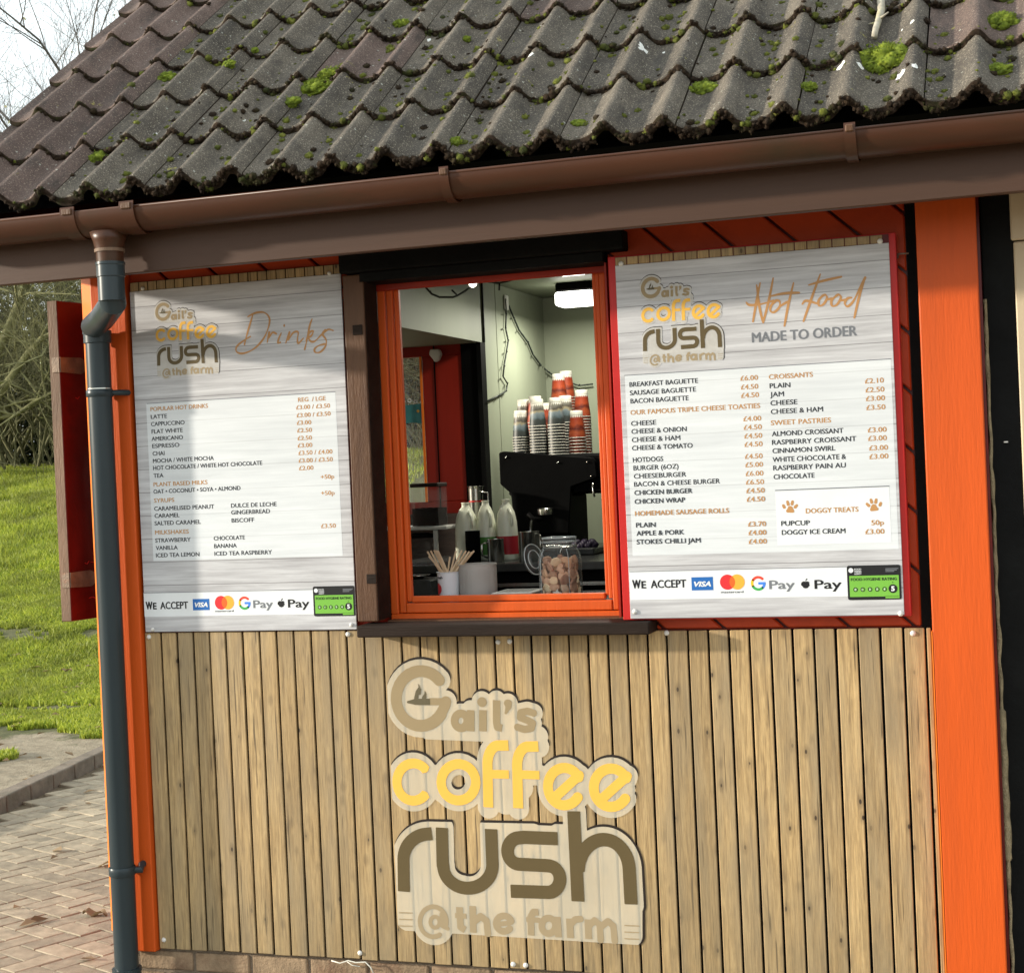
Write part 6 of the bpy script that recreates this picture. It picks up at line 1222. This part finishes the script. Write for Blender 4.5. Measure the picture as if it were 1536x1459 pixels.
# leaning mossy trunk seen under the gutter, and the arching one
def trunk_thing(name, px, Y, rad, lab, seed):
    P_ = [Vector(at(a, b, Y + dy)) for (a, b, dy) in px]; e = empty(name, (P_[0].x, P_[0].y, gz(P_[0].x, P_[0].y)), lab, 'tree'); rd = random.Random(seed); br = MB()
    MB().tube(P_, [rad * (1 - .55 * i / (len(P_) - 1)) for i in range(len(P_))], 9).build('trunk', 'bark_moss', e, smooth=True)
    for k in range(22):
        i = rd.randrange(1, len(P_) - 1); a = rd.uniform(0, 6.28); grow(br, P_[i].lerp(P_[i + 1], rd.random()), Vector((math.cos(a), math.sin(a) * .4, rd.uniform(-.3, .9))).normalized(), rd.uniform(1., 2.2), .022, 2, rd, None, 6, kids=(0, 0, 6, 5), wob=.22)
    br.build('branches', 'bark_moss', e, smooth=True)
trunk_thing('leaning_tree', [(-55, 700, 0), (-20, 560, 0), (5, 510, 0), (22, 470, 0), (33, 440, 0), (45, 400, 0), (60, 340, 0), (85, 250, 0)], 16.8, .085, 'leaning mossy tree trunk crossing the corner below the gutter', 3)
trunk_thing('arching_tree', [(-90, 720, 0), (-40, 640, 0), (0, 590, 0), (20, 560, 0), (42, 530, 0), (62, 508, 0), (90, 495, 0), (150, 470, 0)], 16.6, .075, 'arching mossy trunk sweeping right towards the open shutter', 4)
trunk_thing('low_branching_tree', [(-60, 700, 0), (0, 626, 0), (25, 622, 0), (50, 603, 0), (75, 590, 0), (110, 570, 0)], 16.7, .04, 'thin low mossy stem running right beneath the arching trunk', 6)
# thicket shrubs: tangled bare stems, shared meshes
def shrub_meshes(seed):
    rd = random.Random(seed); st_, fo = MB(), MB(); ends = []
    for k in range(17):
        a = rd.uniform(0, 6.28); p = Vector((rd.uniform(-.9, .9), rd.uniform(-.5, .5), -.1)); grow(st_, p, Vector((math.cos(a) * .6, math.sin(a) * .4, 1)).normalized(), rd.uniform(2.2, 4.6), rd.uniform(.018, .035), 1, rd, ends, 5, kids=(0, 6, 5, 3), wob=.24, droop=.05, spread=.75)
    leafcloud(fo, ends, 700, .16, .030, rd)
    a = st_.build('stems', 'bark_pale', None, smooth=True); b = fo.build('foliage', 'leaf_olive'); ma, mb_ = a.data, b.data; bpy.data.objects.remove(a); bpy.data.objects.remove(b); return ma, mb_
SM = [shrub_meshes(s) for s in (31, 47)]
side = ['with stems arching left', 'with stems arching right']
for i, (px, Y, lab) in enumerate(((-60, 19.2, 'tangled shrub cut by the left edge of the photo'), (20, 18.4, 'tangled olive shrub below the corner of the gutter'), (95, 18.9, 'tangled olive shrub beside the open brown and red shutter'), (170, 19.3, 'tangled shrub behind the open shutter'),
                   (560, 18.9, 'tangled shrub just left of what the door glass shows'), (625, 18.5, 'tangled shrub seen through the door glass inside the kiosk'), (700, 19.0, 'tangled shrub right of the view through the door glass'),
                   (60, 20.6, 'taller tangled shrub further back, above the two front shrubs'), (620, 20.4, 'far tangled shrub glimpsed high in the door glass'), (-20, 20.9, 'far tangled shrub behind the leaning trunk'))):
    x = gx(px, Y)
    e = empty('thicket_shrub', (x, Y, gz(x, Y)), lab, 'shrub', 'shrubs of the thicket'); e.rotation_euler = (0, 0, (i * 2.4) % 6.28); sc = (1., 1.15, .9, 1.1)[i % 4] * (1.35 if Y > 20 else 1); e.scale = (sc,) * 3
    for nm, me in zip(('stems', 'foliage'), SM[i % 2]): o = bpy.data.objects.new(nm, me); COL.objects.link(o); o.parent = e
# dark evergreen mass behind
rd = random.Random(77); m = MB(); pts = []
for k in range(1100):
    px = rd.choice([rd.uniform(-200, 230), rd.uniform(540, 720), rd.uniform(-400, 1100)]); Y = rd.uniform(20.6, 22.6); x = gx(px, Y); z = gz(x, Y) + abs(rd.gauss(0, 1.7)); pts.append(Vector((x, Y, min(z, gz(x, Y) + 4.6))))
leafcloud(m, pts, 100000, .34, .055, rd)
tag(m.build('evergreen_undergrowth', 'leaf_dark'), 'dark evergreen ivy and undergrowth massed behind the tangled shrubs', 'undergrowth', kind='stuff')
m = MB(); rd = random.Random(5)
for k in range(36):
    px = rd.choice([rd.uniform(-60, 140), rd.uniform(600, 650)]); Y = rd.uniform(15, 17.8); x = gx(px, Y); p = Vector((x, Y, gz(x, Y) - .02)); grow(m, p, Vector((rd.gauss(0, .2), 0, 1)).normalized(), rd.uniform(.4, 1.), .006, 2, rd, None, 5, kids=(0, 0, 3), wob=.15)
tag(m.build('dry_stalks', 'bark_pale'), 'thin dry stalks standing in the grass before the thicket', 'stalks', kind='stuff')
# distant tree line closing the horizon
m = MB(); rd = random.Random(9); pts = []
for k in range(900): a = rd.uniform(-1.6, 1.4); pts.append(Vector((math.sin(a) * 60, 60 * math.cos(a), 1.5 + 6.5 * rd.random() ** 1.5)))
leafcloud(m, pts, 40000, .9, .34, rd); tag(m.build('far_wood', 'leaf_olive'), 'far wooded skyline beyond the thicket', 'wood', kind='stuff')

# pale rootlets hanging below the slats
m = MB(); z0 = at(500, 1440, -.01)
m.tube([tuple(at(a, b, -.012)) for a, b in ((497, 1440), (510, 1444), (522, 1440), (534, 1443), (548, 1442), (556, 1450), (560, 1459))], .0022, 5)
m.tube([tuple(at(a, b, -.012)) for a, b in ((520, 1441), (528, 1447), (540, 1449))], .0016, 5)
tag(m.build('cobweb_strand', 'cup_white', None, smooth=True, loc=tuple(z0)), 'torn white cobweb strand hanging below the slats near the lower left screws', 'cobweb')
